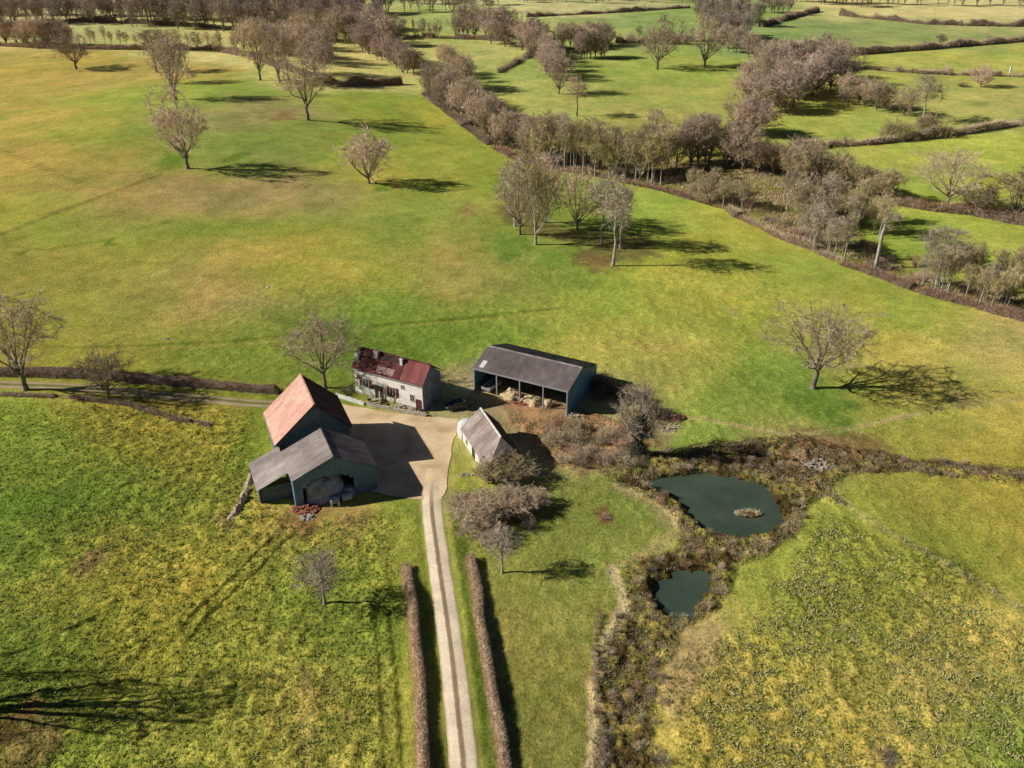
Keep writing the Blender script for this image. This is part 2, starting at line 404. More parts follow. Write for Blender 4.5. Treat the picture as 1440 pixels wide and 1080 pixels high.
# ------------------------------------------------------------------ ground colours
SUNGAIN = 1.0
CP = [ # photo col,row of places on the ground and their dry-winter-grass colour, far ones paler to carry the haze
 (40,90,168,152,72),(200,110,170,150,78),(60,160,160,148,68),(180,190,150,150,60),(120,230,165,142,68),(20,230,166,142,66),(240,200,108,150,30),(225,130,140,154,58),
 (300,130,130,150,60),(300,180,135,148,70),(350,200,140,150,75),(370,155,160,135,90),(400,190,110,150,50),(470,200,130,148,60),(40,300,150,148,50),(150,280,168,138,75),(300,275,170,138,82),(430,275,165,135,85),
 (100,330,135,145,45),(250,320,130,146,42),(400,320,128,146,42),(500,200,140,155,55),(520,150,130,155,48),(580,170,160,158,60),(640,210,150,160,55),(600,240,172,158,68),(660,260,130,160,48),(560,290,122,144,42),(640,290,150,150,70),
 (60,400,150,140,62),(150,370,150,145,60),(300,380,160,145,70),(400,360,158,148,62),(320,430,165,138,85),(240,430,155,142,70),(450,390,150,146,55),(520,350,140,148,48),(620,360,160,145,70),(690,390,172,145,85),(640,410,165,146,75),
 (700,330,116,148,56),(720,360,118,148,55),(780,390,110,155,35),(840,400,130,155,45),(560,440,120,142,32),(660,440,125,148,38),(760,440,140,152,48),(830,460,160,158,66),
 (100,470,140,140,48),(220,470,150,145,55),(350,480,110,135,35),(420,500,95,140,30),(300,500,120,135,35),(60,500,140,142,40),(600,470,110,142,32),(700,470,115,145,36),(880,480,168,160,78),(900,420,150,158,50),
 (920,300,135,160,42),(1000,330,160,160,55),(980,380,165,160,60),(1080,380,140,160,45),(1150,400,150,158,50),(1230,440,150,158,48),(1000,430,160,158,62),(1080,480,150,155,60),(1060,540,118,148,55),(1150,560,114,146,56),(1120,590,120,150,50),
 (1250,480,172,165,72),(1350,480,178,165,85),(1420,510,190,165,100),(1300,570,160,155,70),(1400,560,165,158,72),(1000,560,140,150,58),(950,540,165,158,75),(1250,640,145,145,55),(1400,640,150,146,58),(1000,600,125,145,60),(1150,640,150,125,85),
 (1250,720,140,140,50),(1330,700,150,146,55),(1420,740,155,150,60),(1320,760,135,138,48),(1420,820,150,148,58),
 (1200,730,120,145,42),(1140,760,140,150,48),(1150,830,125,140,55),(1100,900,150,150,58),(1250,820,140,146,52),(1240,900,140,142,62),(1300,860,165,158,75),(1400,900,175,165,80),(1330,950,182,165,92),(1200,960,160,152,72),(1080,980,165,155,72),(1010,900,168,158,78),
 (1150,1040,160,155,65),(1300,1040,175,162,80),(1400,1030,130,146,60),(1000,1040,170,160,72),(960,900,180,160,95),
 (800,730,132,136,62),(900,720,124,132,60),(880,760,128,134,62),(750,760,140,138,65),(760,850,140,136,66),(840,850,132,132,62),(780,950,134,130,60),(830,900,130,130,60),(740,1040,120,118,55),(820,1040,126,126,60),
 (60,620,120,140,38),(150,650,110,135,36),(210,600,150,140,55),(230,640,150,142,50),(330,650,130,140,42),(100,700,105,132,35),(250,720,110,138,35),(330,760,145,142,50),(40,760,112,135,38),(150,800,140,145,50),(100,850,140,142,50),(250,830,170,155,60),(200,840,165,150,60),
 (60,930,100,138,40),(40,880,105,135,40),(160,880,150,145,52),(400,830,135,146,45),(350,900,150,150,58),(450,900,140,148,52),(500,780,150,148,60),(450,720,165,150,75),(540,820,120,145,45),(560,900,135,145,50),(450,1000,165,155,72),(540,1000,160,155,65),(300,1000,140,146,52),(100,1050,130,145,50),(250,1060,140,148,55),(400,1070,160,152,68),
 (600,660,130,145,50),(650,700,120,135,45),(660,640,140,145,55),(830,590,170,140,100),(740,585,172,135,100),(800,620,172,140,95),
 (700,100,150,160,85),(620,90,165,165,95),(560,50,150,160,85),(640,25,150,165,90),(850,100,145,158,75),(920,120,140,155,68),(880,140,160,162,85),(820,190,160,160,80),(960,110,140,155,68),(800,50,160,165,95),(900,40,130,165,85),(760,10,180,178,120),(940,25,130,165,80),(1000,140,165,160,85),
 (1100,50,130,155,85),(1200,45,135,150,85),(1350,50,140,152,88),(1300,20,195,185,120),(1400,12,198,185,125),(1150,170,165,168,75),(1200,180,150,162,75),(1250,100,160,165,80),(1350,85,165,168,78),(1400,90,160,165,80),(1330,140,158,160,85),(1420,140,160,160,85),(1400,120,160,160,82),
 (1300,230,165,170,75),(1400,210,160,172,70),(1250,260,160,168,70),(1420,260,165,168,72),(1350,250,150,165,68),(1300,320,145,162,62),(1400,350,150,162,65),(1290,360,140,150,62),(1060,260,160,155,60),(1080,300,150,150,60),
 (500,110,185,180,105),(480,95,190,182,110),(440,60,180,175,105),(200,45,150,158,90),(100,30,190,185,125),(300,52,200,188,120),(30,55,180,172,110),(0,5,160,155,110),(400,20,170,160,110),
]
LANE_C = GP([(611,655),(606.5,680),(606.5,715),(619.5,810),(633,900),(643,990),(652.5,1080),(661,1180),(667,1260)])
YARD = GP([(494,571),(530,578),(575,583),(612,586),(645,590),(644,604),(636,628),(630,655),(629,685),(622,704),(590,704),(560,700),(520,692),(500,640),(478,592),(470,575),(452,566),(440,560),(462,560)])
TRACK2 = GP([(-120,532),(0,541),(80,543),(150,548),(220,555),(300,562),(370,569),(430,567),(470,566)])
RAW = GP([(700,556),(760,556),(800,570),(850,585),(900,600),(925,625),(900,650),(850,665),(800,660),(770,640),(735,610),(715,590)])
SCRUB = GP([(1120,612),(1200,632),(1300,648),(1440,660),(1480,684),(1440,682),(1300,664),(1200,664),(1160,684),(1190,712),(1140,700),(1122,735),(1095,768),(1035,795),(1008,850),(960,880),(925,935),(915,1010),(912,1120),(838,1120),(835,960),(850,900),(885,860),(872,802),(900,790),(955,772),(955,730),(925,704),(870,680),(840,665),(880,642),(940,632)])
SCRUB_TAN = GP([(960,880),(1010,870),(1020,900),(980,960),(950,1010),(930,1000),(930,950)])
BELT = GP([(590,105),(625,120),(720,180),(800,215),(930,225),(1060,225),(1150,240),(1240,262),(1262,286),(1205,318),(1210,345),(1290,384),(1440,415),(1530,430),(1530,472),(1440,447),(1300,410),(1180,362),(1110,335),(1020,290),(930,265),(860,250),(790,240),(720,222),(690,205),(640,168),(600,135)])
GROVE = GP([(690,290),(730,280),(800,320),(900,330),(930,360),(860,372),(800,365),(830,345),(740,330)])

def build_terrain():
    def axis(a, b, s, grow, out):
        r = [0.0]; x = s
        while r[-1] < out:
            r.append(r[-1]+x)
            if r[-1] > b: x = min(x*grow, 400)
        return np.array(r)
    px = axis(0, 58, .38, 1.022, 3600); X = np.concatenate([-px[:0:-1], px])
    ya = np.arange(48, 158, .38); st = .38; yb = [ya[-1]]
    while yb[-1] < 4200:
        st = min(st*1.011, 1.6 if yb[-1] < 420 else (3.5 if yb[-1] < 1000 else 400)) if yb[-1] < 1000 else min(st*1.2, 400)
        yb.append(yb[-1]+st)
    yf = [48.0]; st = .38
    while yf[-1] > -600:
        st = min(st*1.2, 80); yf.append(yf[-1]-st)
    Y = np.concatenate([np.array(yf[:0:-1]), ya, np.array(yb[1:])])
    nx, ny = len(X), len(Y)
    gx, gy = np.meshgrid(X, Y); x = gx.ravel(); y = gy.ravel()
    # ---- colour: smooth blend of the surveyed spots, in log-distance space so near and far weigh alike
    w = [ground(u, v) for u, v, *_ in CP]
    lx = np.array([a/(b+25) for a, b in w])*3.2; ly = np.log(np.array([b+25 for a, b in w]))*3.2
    def tame(r, g, b):
        g = min(g, 1.13*r+5); r = min(r, 1.11*g); b = max(b, .40*g) if r > 130 else max(b, .36*g)
        return r, g, b
    cc = np.array([lin(tame(*c[2:])) for c in CP])*np.array([1.60, 1.50, 1.66])
    lum = cc@np.array([.3, .6, .1]); cc = cc*.97+lum[:, None]*.03
    yy = np.maximum(y, 25)+25
    warp = 10*(yy/150)
    wx = x+(fbm(x, y, 28, 3, 20)-.5)*warp*1.3; wy = yy+(fbm(x, y, 24, 3, 31)-.5)*warp*2.0
    vx = wx/wy*3.2; vy = np.log(np.maximum(wy, 20))*3.2
    num = np.zeros((len(x), 3)); den = np.zeros(len(x))+1e-9
    for i in range(len(CP)):
        d2 = ((vx-lx[i])**2+(vy-ly[i])**2)/.045
        ww = np.exp(-d2)+1e-3/(1+d2*d2)
        num += ww[:, None]*cc[i]; den += ww
    C = num/den[:, None]
    # patchiness
    n1 = fbm(x, y, 9, 4, 1); n2 = fbm(x, y, 3.0, 3, 5); n3 = fbm(x, y, 42, 3, 8)
    C = C*(1+((n1-.5)*.42+(n2-.5)*.3))[:, None]
    yel = np.array([1.12, 1.06, 1.04]); gre = np.array([.86, .95, .84])
    t = np.clip((fbm(x, y, 13, 4, 14)-.5)*3.2+.5, 0, 1)[:, None]
    C = C*(gre*(1-t)+yel*t)
    def paint(mask, rgb, k=1.0):
        nonlocal C
        m = np.clip(mask*k, 0, 1)[:, None]; C = C*(1-m)+np.array(lin(rgb))*m*(.75+.5*n2[:, None])
    near = (y > 40) & (y < 260)
    def sd(P):
        P = np.array(P); o = np.full(x.shape, 99.)
        b = (x > P[:, 0].min()-12) & (x < P[:, 0].max()+12) & (y > P[:, 1].min()-12) & (y < P[:, 1].max()+12)
        o[b] = poly_sd(x[b], y[b], P); return o
    def ld(P):
        P = np.array(P); o = np.full(x.shape, 99.)
        b = (x > P[:, 0].min()-12) & (x < P[:, 0].max()+12) & (y > P[:, 1].min()-12) & (y < P[:, 1].max()+12)
        o[b] = line_d(x[b], y[b], P); return o
    def area(P, rgb, f=1.5, k=1., ns=3.0):
        d = sd(P)+(n2-.5)*ns; paint(1-sstep(-f, f, d), rgb, k)
    def trail(P, rgb, w_, k=1., ns=.6, brk=0):
        d = ld(GP(P))+(n2-.5)*ns; m = 1-sstep(w_*.5, w_, d)
        if brk: m = m*sstep(brk-.12, brk+.12, fbm(x, y, 6, 2, 44))
        paint(m, rgb, k)
    rough = np.zeros(len(x))
    # belts and rough ground
    area(BELT, (160,142,95), 3, .7, 10); area(GROVE, (120,100,70), 2, .7, 6)
    area(RAW, (188,145,105), 2, .9, 4); area(SCRUB, (168,152,92), 1.0, .75, 3.5); paint((1-sstep(-1, 1, sd(SCRUB)))*sstep(.52, .6, fbm(x, y, 3.5, 3, 88)), (158,146,78), .7); paint((1-sstep(-1, 1, sd(SCRUB)))*sstep(.54, .6, fbm(x, y, 2.4, 3, 91)), (92,72,48), .8)
    trail([(862,800),(880,850),(850,900),(836,960),(836,1100)], (215,190,145), 1.1, .85, 1.4); trail([(870,684),(925,706),(962,745),(985,770)], (205,178,130), 1.2, .7, 1.6); trail([(1010,772),(1060,778),(1110,745),(1130,720)], (200,176,130), 1.0, .7, 1.5)
    area(SCRUB_TAN, (190,165,115), 1.5, .8, 3)
    area(GP([(1110,600),(1230,610),(1260,640),(1160,655),(1100,640)]), (140,108,78), 2, .7, 4)
    area(GP([(905,700),(960,742),(945,775),(880,790),(868,800),(900,770),(935,745),(915,715),(860,690)]), (195,170,120), .6, .5, 1.5)
    # trails and wheel marks
    trail([(1150,680),(1230,740),(1330,795),(1440,862),(1560,930)], (175,165,105), .8, .5)
    trail([(900,578),(990,590),(1110,612),(1180,606),(1290,582)], (196,178,120), .9, .8)
    trail([(1290,582),(1330,572),(1440,560)], (186,172,110), 1.2, .5, brk=.4)
    trail([(0,330),(90,295),(180,262),(225,246)], (120,110,50), 1.0, .6); trail([(0,210),(60,235),(110,258)], (120,105,55), .9, .6)
    trail([(190,262),(300,265),(440,262)], (178,150,95), 1.3, .6); trail([(0,262),(100,265),(190,268)], (180,150,90), 2.2, .5)
    trail([(0,488),(150,488),(330,480),(480,462),(640,448),(800,432)], (108,116,40), .8, .5)
    trail([(200,492),(350,484),(500,466),(650,452),(840,436)], (186,170,90), .7, .5, brk=.4)
    trail([(400,500),(480,470),(560,455),(700,445)], (100,115,35), .7, .5, brk=.45)
    trail([(0,345),(60,352),(160,335),(240,310)], (105,125,35), 1.1, .45, brk=.4)
    for P in ([(385,755),(330,810),(270,865),(225,925)], [(405,757),(352,812),(292,866),(245,925)],
              [(130,870),(60,905),(0,925)], [(110,880),(40,905)]):
        trail(P, (62,72,25), .42, .85, .5, brk=.3)
    for P in ([(525,860),(533,940),(540,1100)], [(545,860),(556,950),(566,1100)]):
        trail(P, (58,66,22), .28, .8, .2, brk=.25)
    trail([(428,930),(436,1000),(432,1100)], (205,180,110), .7, .6, .6, brk=.3)
    trail([(420,920),(425,1000),(424,1100)], (200,175,105), .3, .5, .6, brk=.3)
    for k_ in range(14):   # drill rows on the near left
        u0 = 300+k_*18; trail([(u0+30,940+k_*3),(u0+12,1100)], (95,100,42), .22, .45, .3, brk=.45)
    for k_ in range(7): trail([(1180+k_*32,262-k_*9),(1300+k_*34,300-k_*14),(1440+k_*30,318-k_*17)], (118,138,52), 1.1, .4, .5, brk=.35)
    for k_ in range(9): trail([(930+k_*62,880+k_*16),(1000+k_*60,1100)], (120,120,55), .3, .4, .4, brk=.42)
    for k_ in range(8): trail([(1160+k_*40,720+k_*20),(1105+k_*45,905+k_*12)], (105,120,52), .35, .4, .5, brk=.42)
    # yard surroundings
    for m_, c_ in (((655,640),(150,150,70)),):
        pass
    trail([(636,640),(634,700),(632,740)], (170,158,95), 1.0, .5)
    trail([(640,700),(656,820),(676,950),(700,1150)], (78,108,28), 1.0, .75)      # green verge
    trail([(612,760),(622,860),(636,1000),(646,1120)], (95,110,40), .9, .6)
    area(GP([(590,690),(640,700),(650,720),(590,720)]), (196,176,130), 1, .5)
    d = ld(GP([(572,800),(586,900),(592,1000),(598,1100)])); paint(1-sstep(.6, 1.6, d), (165,145,95), .7)
    d = ld(GP([(662,790),(686,900),(700,1000),(712,1100)])); paint(1-sstep(.6, 1.6, d), (165,145,95), .7)
    # trampled spots
    for (u, v, r_, c_) in ((850,725,1.3,(150,105,75)),(45,1045,3.0,(150,120,80)),(490,1010,.6,(170,150,90)),(20,1010,2.4,(120,85,60)),(430,725,3.5,(165,125,85)),(500,735,3.5,(180,150,95)),(130,790,2.0,(160,130,90)),
                          (320,735,2.2,(185,155,105)),(155,340,2.0,(80,110,25)),(30,355,1.5,(95,120,30)),(1340,560,3,(190,170,110)),(1030,440,2,(190,178,110)),(845,370,5,(150,118,80)),(660,295,4,(170,140,95)),(1232,380,4,(160,120,85)),
                          (930,600,4,(175,150,110)),(840,555,3,(120,105,75)),(1120,655,4,(170,130,100)),(1060,640,4,(90,75,55)),(240,225,6,(112,146,46)),(1150,570,6,(116,146,58)),(330,222,4,(115,144,52)),(715,345,6,(114,148,60)),(535,265,3,(108,146,44)),(400,165,5,(165,135,92))):
        a, b = ground(u, v); dd = np.hypot(x-a, (y-b)*.6)+(n2-.5)*r_*1.2+(n1-.5)*r_; paint(1-sstep(r_*.4, r_*1.2, dd), c_, .75)
    # tree rows along the left field: long green streaks near trunk
    C = np.clip(C, .003, .9)
    # ---- roughness of the sward
    F1 = GP([(-200,560),(350,575),(380,700),(560,720),(560,1300),(-400,1300)])
    F2 = GP([(1160,700),(1440,865),(1700,1000),(1600,1300),(930,1300),(940,960),(1040,860),(1120,760)])
    rough += (1-sstep(-3, 3, sd(F1)))*.9
    rough = np.maximum(rough, (1-sstep(-3, 3, sd(F2)+(n1-.5)*14))*.8)
    rough = np.maximum(rough, (1-sstep(-1, 1.5, sd(SCRUB)+(n2-.5)*2))*1.5)
    rough = np.maximum(rough, (1-sstep(-1, 1.5, sd(RAW)+(n2-.5)*2))*.8)
    rough = np.maximum(rough, (1-sstep(-2, 4, sd(BELT)))*1.4)
    rough = np.maximum(rough, .34)
    flat = np.minimum(sstep(.2, 2.0, sd(YARD)), sstep(1.6, 2.6, ld(LANE_C)))
    flat = np.minimum(flat, sstep(1.0, 2.0, ld(TRACK2)))
    for (a, b, r_) in ((-31,123,11),(-28,112,10),(-21,140,10.5),(4,142,12),(-3.4,120,7)):
        flat = np.minimum(flat, sstep(r_*.7, r_, np.hypot(x-a, y-b)))
    rough *= np.where(y < 400, .25+.75*flat, 1)
    # ---- height
    z = h(x, y)
    tus = .55*vnoise(x, y, 1.05, 60)+.45*vnoise(x+40, y-17, .8, 62)
    tus = np.clip((tus-.42)*3, 0, 1)
    fade = 1-sstep(170, 260, y)
    z = z+(tus*.38*rough+(vnoise(x, y, .8, 71)-.5)*.16*rough)*fade*flat*((y > 45) & (np.abs(x) < 160))
    # hollows read darker and greener, tops straw
    k = (rough*fade)[:, None]*(tus[:, None]-.4)
    C = C*(1+k*np.array([.55, .40, .45]))
    # mud around the water
    if True:
        m = (x > 5) & (x < 60) & (y > 40) & (y < 130)
        sdw = np.full(x.shape, 99.); sdw[m] = np.minimum(poly_sd(x[m], y[m], POND1), poly_sd(x[m], y[m], POND2))
        mm = (1-sstep(-.5, 1.3, sdw+(n2-.5)*1.0))[:, None]*.8
        C = C*(1-mm)+np.array(lin((92,66,44)))*mm
    me = bpy.data.meshes.new('meadow_ground')
    me.vertices.add(nx*ny); me.vertices.foreach_set('co', np.stack([x, y, z], 1).astype(np.float32).ravel())
    ix = np.arange((ny-1)*nx).reshape(ny-1, nx)[:, :-1].ravel()
    q = np.stack([ix, ix+1, ix+nx+1, ix+nx], 1).astype(np.int32); nf = len(q)
    me.loops.add(nf*4); me.loops.foreach_set('vertex_index', q.ravel())
    me.polygons.add(nf); me.polygons.foreach_set('loop_start', np.arange(0, nf*4, 4, dtype=np.int32))
    me.polygons.foreach_set('use_smooth', np.ones(nf, bool))
    at = me.color_attributes.new('Col', 'FLOAT_COLOR', 'POINT')
    at.data.foreach_set('color', np.concatenate([C, rough[:, None]], 1).astype(np.float32).ravel())
    me.update(calc_edges=True); me.validate()
    # material
    m, nt, b = new_mat('meadow grass')
    va = N(nt, 'ShaderNodeVertexColor', layer_name='Col'); pos = geopos(nt)
    rg = va.outputs['Alpha']
    n_a = noise(nt, pos, 2.1, 4, .75); n_b = noise(nt, pos, .28, 9, .74); n_c = noise(nt, pos, 4.5, 3, .7)
    c = va.outputs['Color']
    c = mix(nt, c, ramp(nt, n_b, [(.3, (.74,.81,.70)), (.5, 1.0), (.7, (1.24,1.18,1.24))]), 1.0, 'MULTIPLY')
    lo = mix(nt, c, ramp(nt, n_a, [(.32, (.76,.82,.74)), (.5, 1.0), (.7, (1.24,1.18,1.2))]), 1.0, 'MULTIPLY')
    n_d = noise(nt, pos, 1.55, 1.5, .5); n_e = noise(nt, pos, 3.1, 1.5, .5)
    hi = mix(nt, mix(nt, mix(nt, c, ramp(nt, n_d, [(.37, (.34,.40,.30)), (.43, 1.0), (.58, 1.0), (.66, (1.2,1.16,1.17))]), 1.0, 'MULTIPLY'), ramp(nt, n_e, [(.36, (.45,.5,.42)), (.42, 1.0), (.60, 1.0), (.68, (1.25,1.2,1.22))]), 1.0, 'MULTIPLY'), ramp(nt, n_a, [(.37, (.30,.36,.27)), (.445, (.92,.97,.89)), (.62, (1.34,1.27,1.3))]), 1.0, 'MULTIPLY')
    cl = N(nt, 'ShaderNodeClamp'); nt.links.new(rg, cl.inputs[0])
    c = mix(nt, lo, hi, cl.outputs[0])
    c = mix(nt, c, ramp(nt, n_c, [(.3, .80), (.7, 1.18)]), 1.0, 'MULTIPLY')
    nt.links.new(c, b.inputs['Base Color']); b.inputs['Roughness'].default_value = 1; b.inputs['Specular IOR Level'].default_value = .05
    hh = math_(nt, 'MULTIPLY', math_(nt, 'ADD', n_a, math_(nt, 'MULTIPLY', n_c, .35)), math_(nt, 'MAXIMUM', rg, .12))
    bump(nt, b, hh, .6, 1.0)
    me.materials.append(m)
    o = link('ground', me); tag(o, kind='structure')
    return o
build_terrain()

# ------------------------------------------------------------------ lane, yard, water
def ribbon(name, P, width, mat, lift=.06, step=1.0, jit=.12, off=0):
    P = np.array(P, float); seg = np.hypot(*(P[1:]-P[:-1]).T); s = np.concatenate([[0], np.cumsum(seg)])
    t = np.arange(0, s[-1], step); cx = np.interp(t, s, P[:, 0]); cy = np.interp(t, s, P[:, 1])
    k = np.ones(7)/7; cxp = np.convolve(np.pad(cx, 3, 'edge'), k, 'valid'); cyp = np.convolve(np.pad(cy, 3, 'edge'), k, 'valid')
    tx = np.gradient(cxp); ty = np.gradient(cyp); l = np.hypot(tx, ty); nx_, ny_ = -ty/l, tx/l
    na = 9; vs = []; uv = []
    for i in range(len(t)):
        for j in range(na):
            a = (j/(na-1)-.5)*2
            w = width/2*(1+(vnoise(cxp[i], cyp[i], 1.7, 3 if a < 0 else 5)-.5)*jit*2)
            X, Y = cxp[i]+nx_[i]*w*a, cyp[i]+ny_[i]*w*a
            crown = .05*(1-abs(a))+(-.03 if .25 < abs(a) < .85 else 0)
            vs.append((X, Y, hz(X, Y)+lift*(1 if abs(a) < .99 else .1)+crown)); uv.append((a*.5+.5, t[i]))
    fs = [(i*na+j, (i+1)*na+j, (i+1)*na+j+1, i*na+j+1) for i in range(len(t)-1) for j in range(na-1)]
    me = bpy.data.meshes.new(name); me.from_pydata(vs, [], fs); me.materials.append(mat)
    ul = me.uv_layers.new(name='UVMap')
    for lp in me.loops: ul.data[lp.index].uv = uv[lp.vertex_index]
    me.polygons.foreach_set('use_smooth', [True]*len(fs)); me.update()
    # make faces look up
    if me.polygons[0].normal.z < 0: me.flip_normals()
    o = link(name, me); tag(o, kind='structure'); return o
def lane_mat(name, pale, mid, edge, gap=.13):
    m, nt, b = new_mat(name); tc = N(nt, 'ShaderNodeTexCoord'); sep = N(nt, 'ShaderNodeSeparateXYZ'); nt.links.new(tc.outputs['UV'], sep.inputs[0])
    pos = geopos(nt); wob = math_(nt, 'MULTIPLY', math_(nt, 'SUBTRACT', noise(nt, pos, .8, 4), .5), .07)
    a = math_(nt, 'ABSOLUTE', math_(nt, 'ADD', math_(nt, 'SUBTRACT', sep.outputs[0], .5), wob))
    f = ramp(nt, a, [(0, mid), (gap*.45, mid), (gap, pale), (.40, pale), (.5, edge)])
    st_ = math_(nt, 'ADD', math_(nt, 'MULTIPLY', sep.outputs[1], 1/14), math_(nt, 'MULTIPLY', math_(nt, 'SUBTRACT', noise(nt, pos, .6, 4), .5), .5))
    f = mix(nt, (.84,.63,.39), f, ramp(nt, st_, [(.25, 0), (.8, 1)]))
    c = mix(nt, f, ramp(nt, noise(nt, pos, 2.5, 5, .75), [(.3, .78), (.7, 1.12)]), 1.0, 'MULTIPLY')
    c = mix(nt, c, ramp(nt, noise(nt, pos, .3, 3), [(.35, .85), (.65, 1.06)]), 1.0, 'MULTIPLY')
    nt.links.new(c, b.inputs['Base Color']); b.inputs['Roughness'].default_value = .95
    bump(nt, b, noise(nt, pos, 6, 4, .7), .04); return m
ribbon('farm_lane', LANE_C, 3.0, lane_mat('limestone lane', (1.0,.83,.60), (.36,.26,.15), (.60,.48,.28)), .09, jit=.045)
ribbon('side_track', TRACK2, 2.7, lane_mat('grassy track', (.50,.38,.22), (.22,.21,.07), (.22,.20,.07), .22), .07)
def yard():
    g = np.random.RandomState(4); P = np.array(YARD); out = []
    for i in range(len(P)):
        a, b = P[i], P[(i+1) % len(P)]; n = max(2, int(np.hypot(*(b-a))/.6))
        for k in range(n):
            t = k/n; q = a+(b-a)*t; d = b-a; d /= np.hypot(*d)+1e-9
            w = (fbm(np.array([q[0]]), np.array([q[1]]), 3.0, 3, 50)[0]-.5)*.9
            out.append((q[0]-d[1]*w, q[1]+d[0]*w))
    import bmesh
    bm = bmesh.new(); vv = [bm.verts.new((a, b, .075)) for a, b in out]
    es = [bm.edges.new((vv[i], vv[(i+1) % len(vv)])) for i in range(len(vv))]
    bmesh.ops.triangle_fill(bm, edges=es, use_beauty=True)
    for f in bm.faces:
        if f.normal.z < 0: f.normal_flip()
    me = bpy.data.meshes.new('farmyard'); bm.to_mesh(me); bm.free()
    m, nt, b = new_mat('yard gravel'); pos = geopos(nt)
    c = ramp(nt, noise(nt, pos, .22, 5, .6), [(.35, (.62,.44,.24)), (.5, (.82,.60,.36)), (.68, (.93,.72,.46))])
    c = mix(nt, c, ramp(nt, noise(nt, pos, 3, 5, .75), [(.3, .8), (.7, 1.1)]), 1.0, 'MULTIPLY')
    nt.links.new(c, b.inputs['Base Color']); b.inputs['Roughness'].default_value = 1; bump(nt, b, noise(nt, pos, 5, 4, .7), .05)
    me.materials.append(m); o = link('farmyard', me); tag(o, kind='structure')
yard()
def water(name, P, z):
    P = np.array(P); c = P.mean(0); n = len(P); vs = [(c[0], c[1], z)]
    for p in P:
        d = p-c; l = np.hypot(*d); q = c+d*(l+2.2)/l; vs.append((q[0], q[1], z))
    mb = MB(); mb.add(vs, [(0, i+1, (i+1) % n+1) for i in range(n)])
    m, nt, b = new_mat('pond water'); pos = geopos(nt)
    c = ramp(nt, noise(nt, pos, .16, 3), [(.35, (.055,.082,.058)), (.65, (.085,.115,.075))])
    nt.links.new(c, b.inputs['Base Color']); b.inputs['Roughness'].default_value = .12; b.inputs['Specular IOR Level'].default_value = .5
    bump(nt, b, noise(nt, pos, 1.8, 3), .015)
    o = mb.build(name, m); me = o.data
    if me.polygons[0].normal.z < 0: me.flip_normals()
    tag(o, kind='structure')
water('pond_water', POND1, -.55); water('small_pond_water', POND2, -.6)

# ------------------------------------------------------------------ hedges and scrub
def hedge(name, pts, w, hh, twig, label, group=None, dens=26, tl=.45, lump=.25, cat='hedge', twd=.05, core='hedge_core', px=True, seed=1, gap=0):
    P = np.array(GP(pts) if px else pts, float); g = np.random.RandomState(seed)
    seg = np.hypot(*(P[1:]-P[:-1]).T); s = np.concatenate([[0], np.cumsum(seg)]); L = s[-1]
    step = .7 if L < 150 else 1.6; t = np.arange(0, L, step)
    cx = np.interp(t, s, P[:, 0]); cy = np.interp(t, s, P[:, 1]); cx += (vnoise(t, t*0, 6, seed)-.5)*lump*2
    tx = np.gradient(cx); ty = np.gradient(cy); l = np.hypot(tx, ty)+1e-9; nx_, ny_ = -ty/l, tx/l
    k0 = (int(len(t)//2)); ox, oy = cx[k0], cy[k0]; oz = hz(ox, oy)
    mb = MB(); na = 9; vs = []
    zz = h(cx, cy)
    def hvar(q): return 1+(fbm(q, 4, 9.7, 4, seed+5)-.5)*lump*4
    for i in range(len(t)):
        hs = hh*hvar(t[i])
        if gap and vnoise(t[i], 3, 7, seed+9) < gap: hs *= .22
        if i in (0, len(t)-1): hs *= .5
        ws = w/2*(1+(float(fbm(t[i]+g.rand()*.3, 9, 7.3, 3, seed+7))-.5)*lump*3.2)*(.85)
        for j in range(na):
            th = math.pi*j/(na-1); a = math.cos(th); q = math.sin(th)**.55
            jx = (g.rand()-.5)*lump*.5
            vs.append((cx[i]+nx_[i]*ws*a*(1.0 if q < .9 else .9)+jx-ox, cy[i]+ny_[i]*ws*a+jx-oy, zz[i]-.15+hs*.92*q+(g.rand()-.5)*lump*.3-oz))
    fs = [(i*na+j, i*na+j+1, (i+1)*na+j+1, (i+1)*na+j) for i in range(len(t)-1) for j in range(na-1)]
    fs += [tuple(range(na))[::-1], tuple((len(t)-1)*na+j for j in range(na))]
    mb.add(vs, fs, 0)
    n = int(L*dens); u = g.rand(n)*L; ci = np.interp(u, t, cx); cj = np.interp(u, t, cy); a_ = np.interp(u, t, nx_); b_ = np.interp(u, t, ny_)
    th = g.rand(n)*math.pi; hsu = hh*hvar(u)
    if gap: hsu = np.where(np.array([float(vnoise(q, 3, 7, seed+9)) for q in u]) < gap, hsu*.3, hsu)
    qa = np.cos(th)*w/2*.9; qz = np.sin(th)**.55*hsu*.9
    Pp = np.stack([ci+a_*qa-ox, cj+b_*qa-oy, h(ci, cj)+qz-.1-oz], 1)
    D = np.stack([a_*np.cos(th), b_*np.cos(th), np.sin(th)+.3], 1)+g.normal(size=(n, 3))*.55; D /= np.linalg.norm(D, axis=1)[:, None]
    add_tris(mb, twig_arrays(Pp, D, g.uniform(.5, 1.2, n)*tl, np.full(n, twd), g), 1)
    me = mb.mesh(name, [M[core], M[twig]]); o = link(name, me, loc=(ox, oy, oz)); tag(o, label, cat, group); return o
def off(pts, dv): return [(u, v+dv) for u, v in pts]

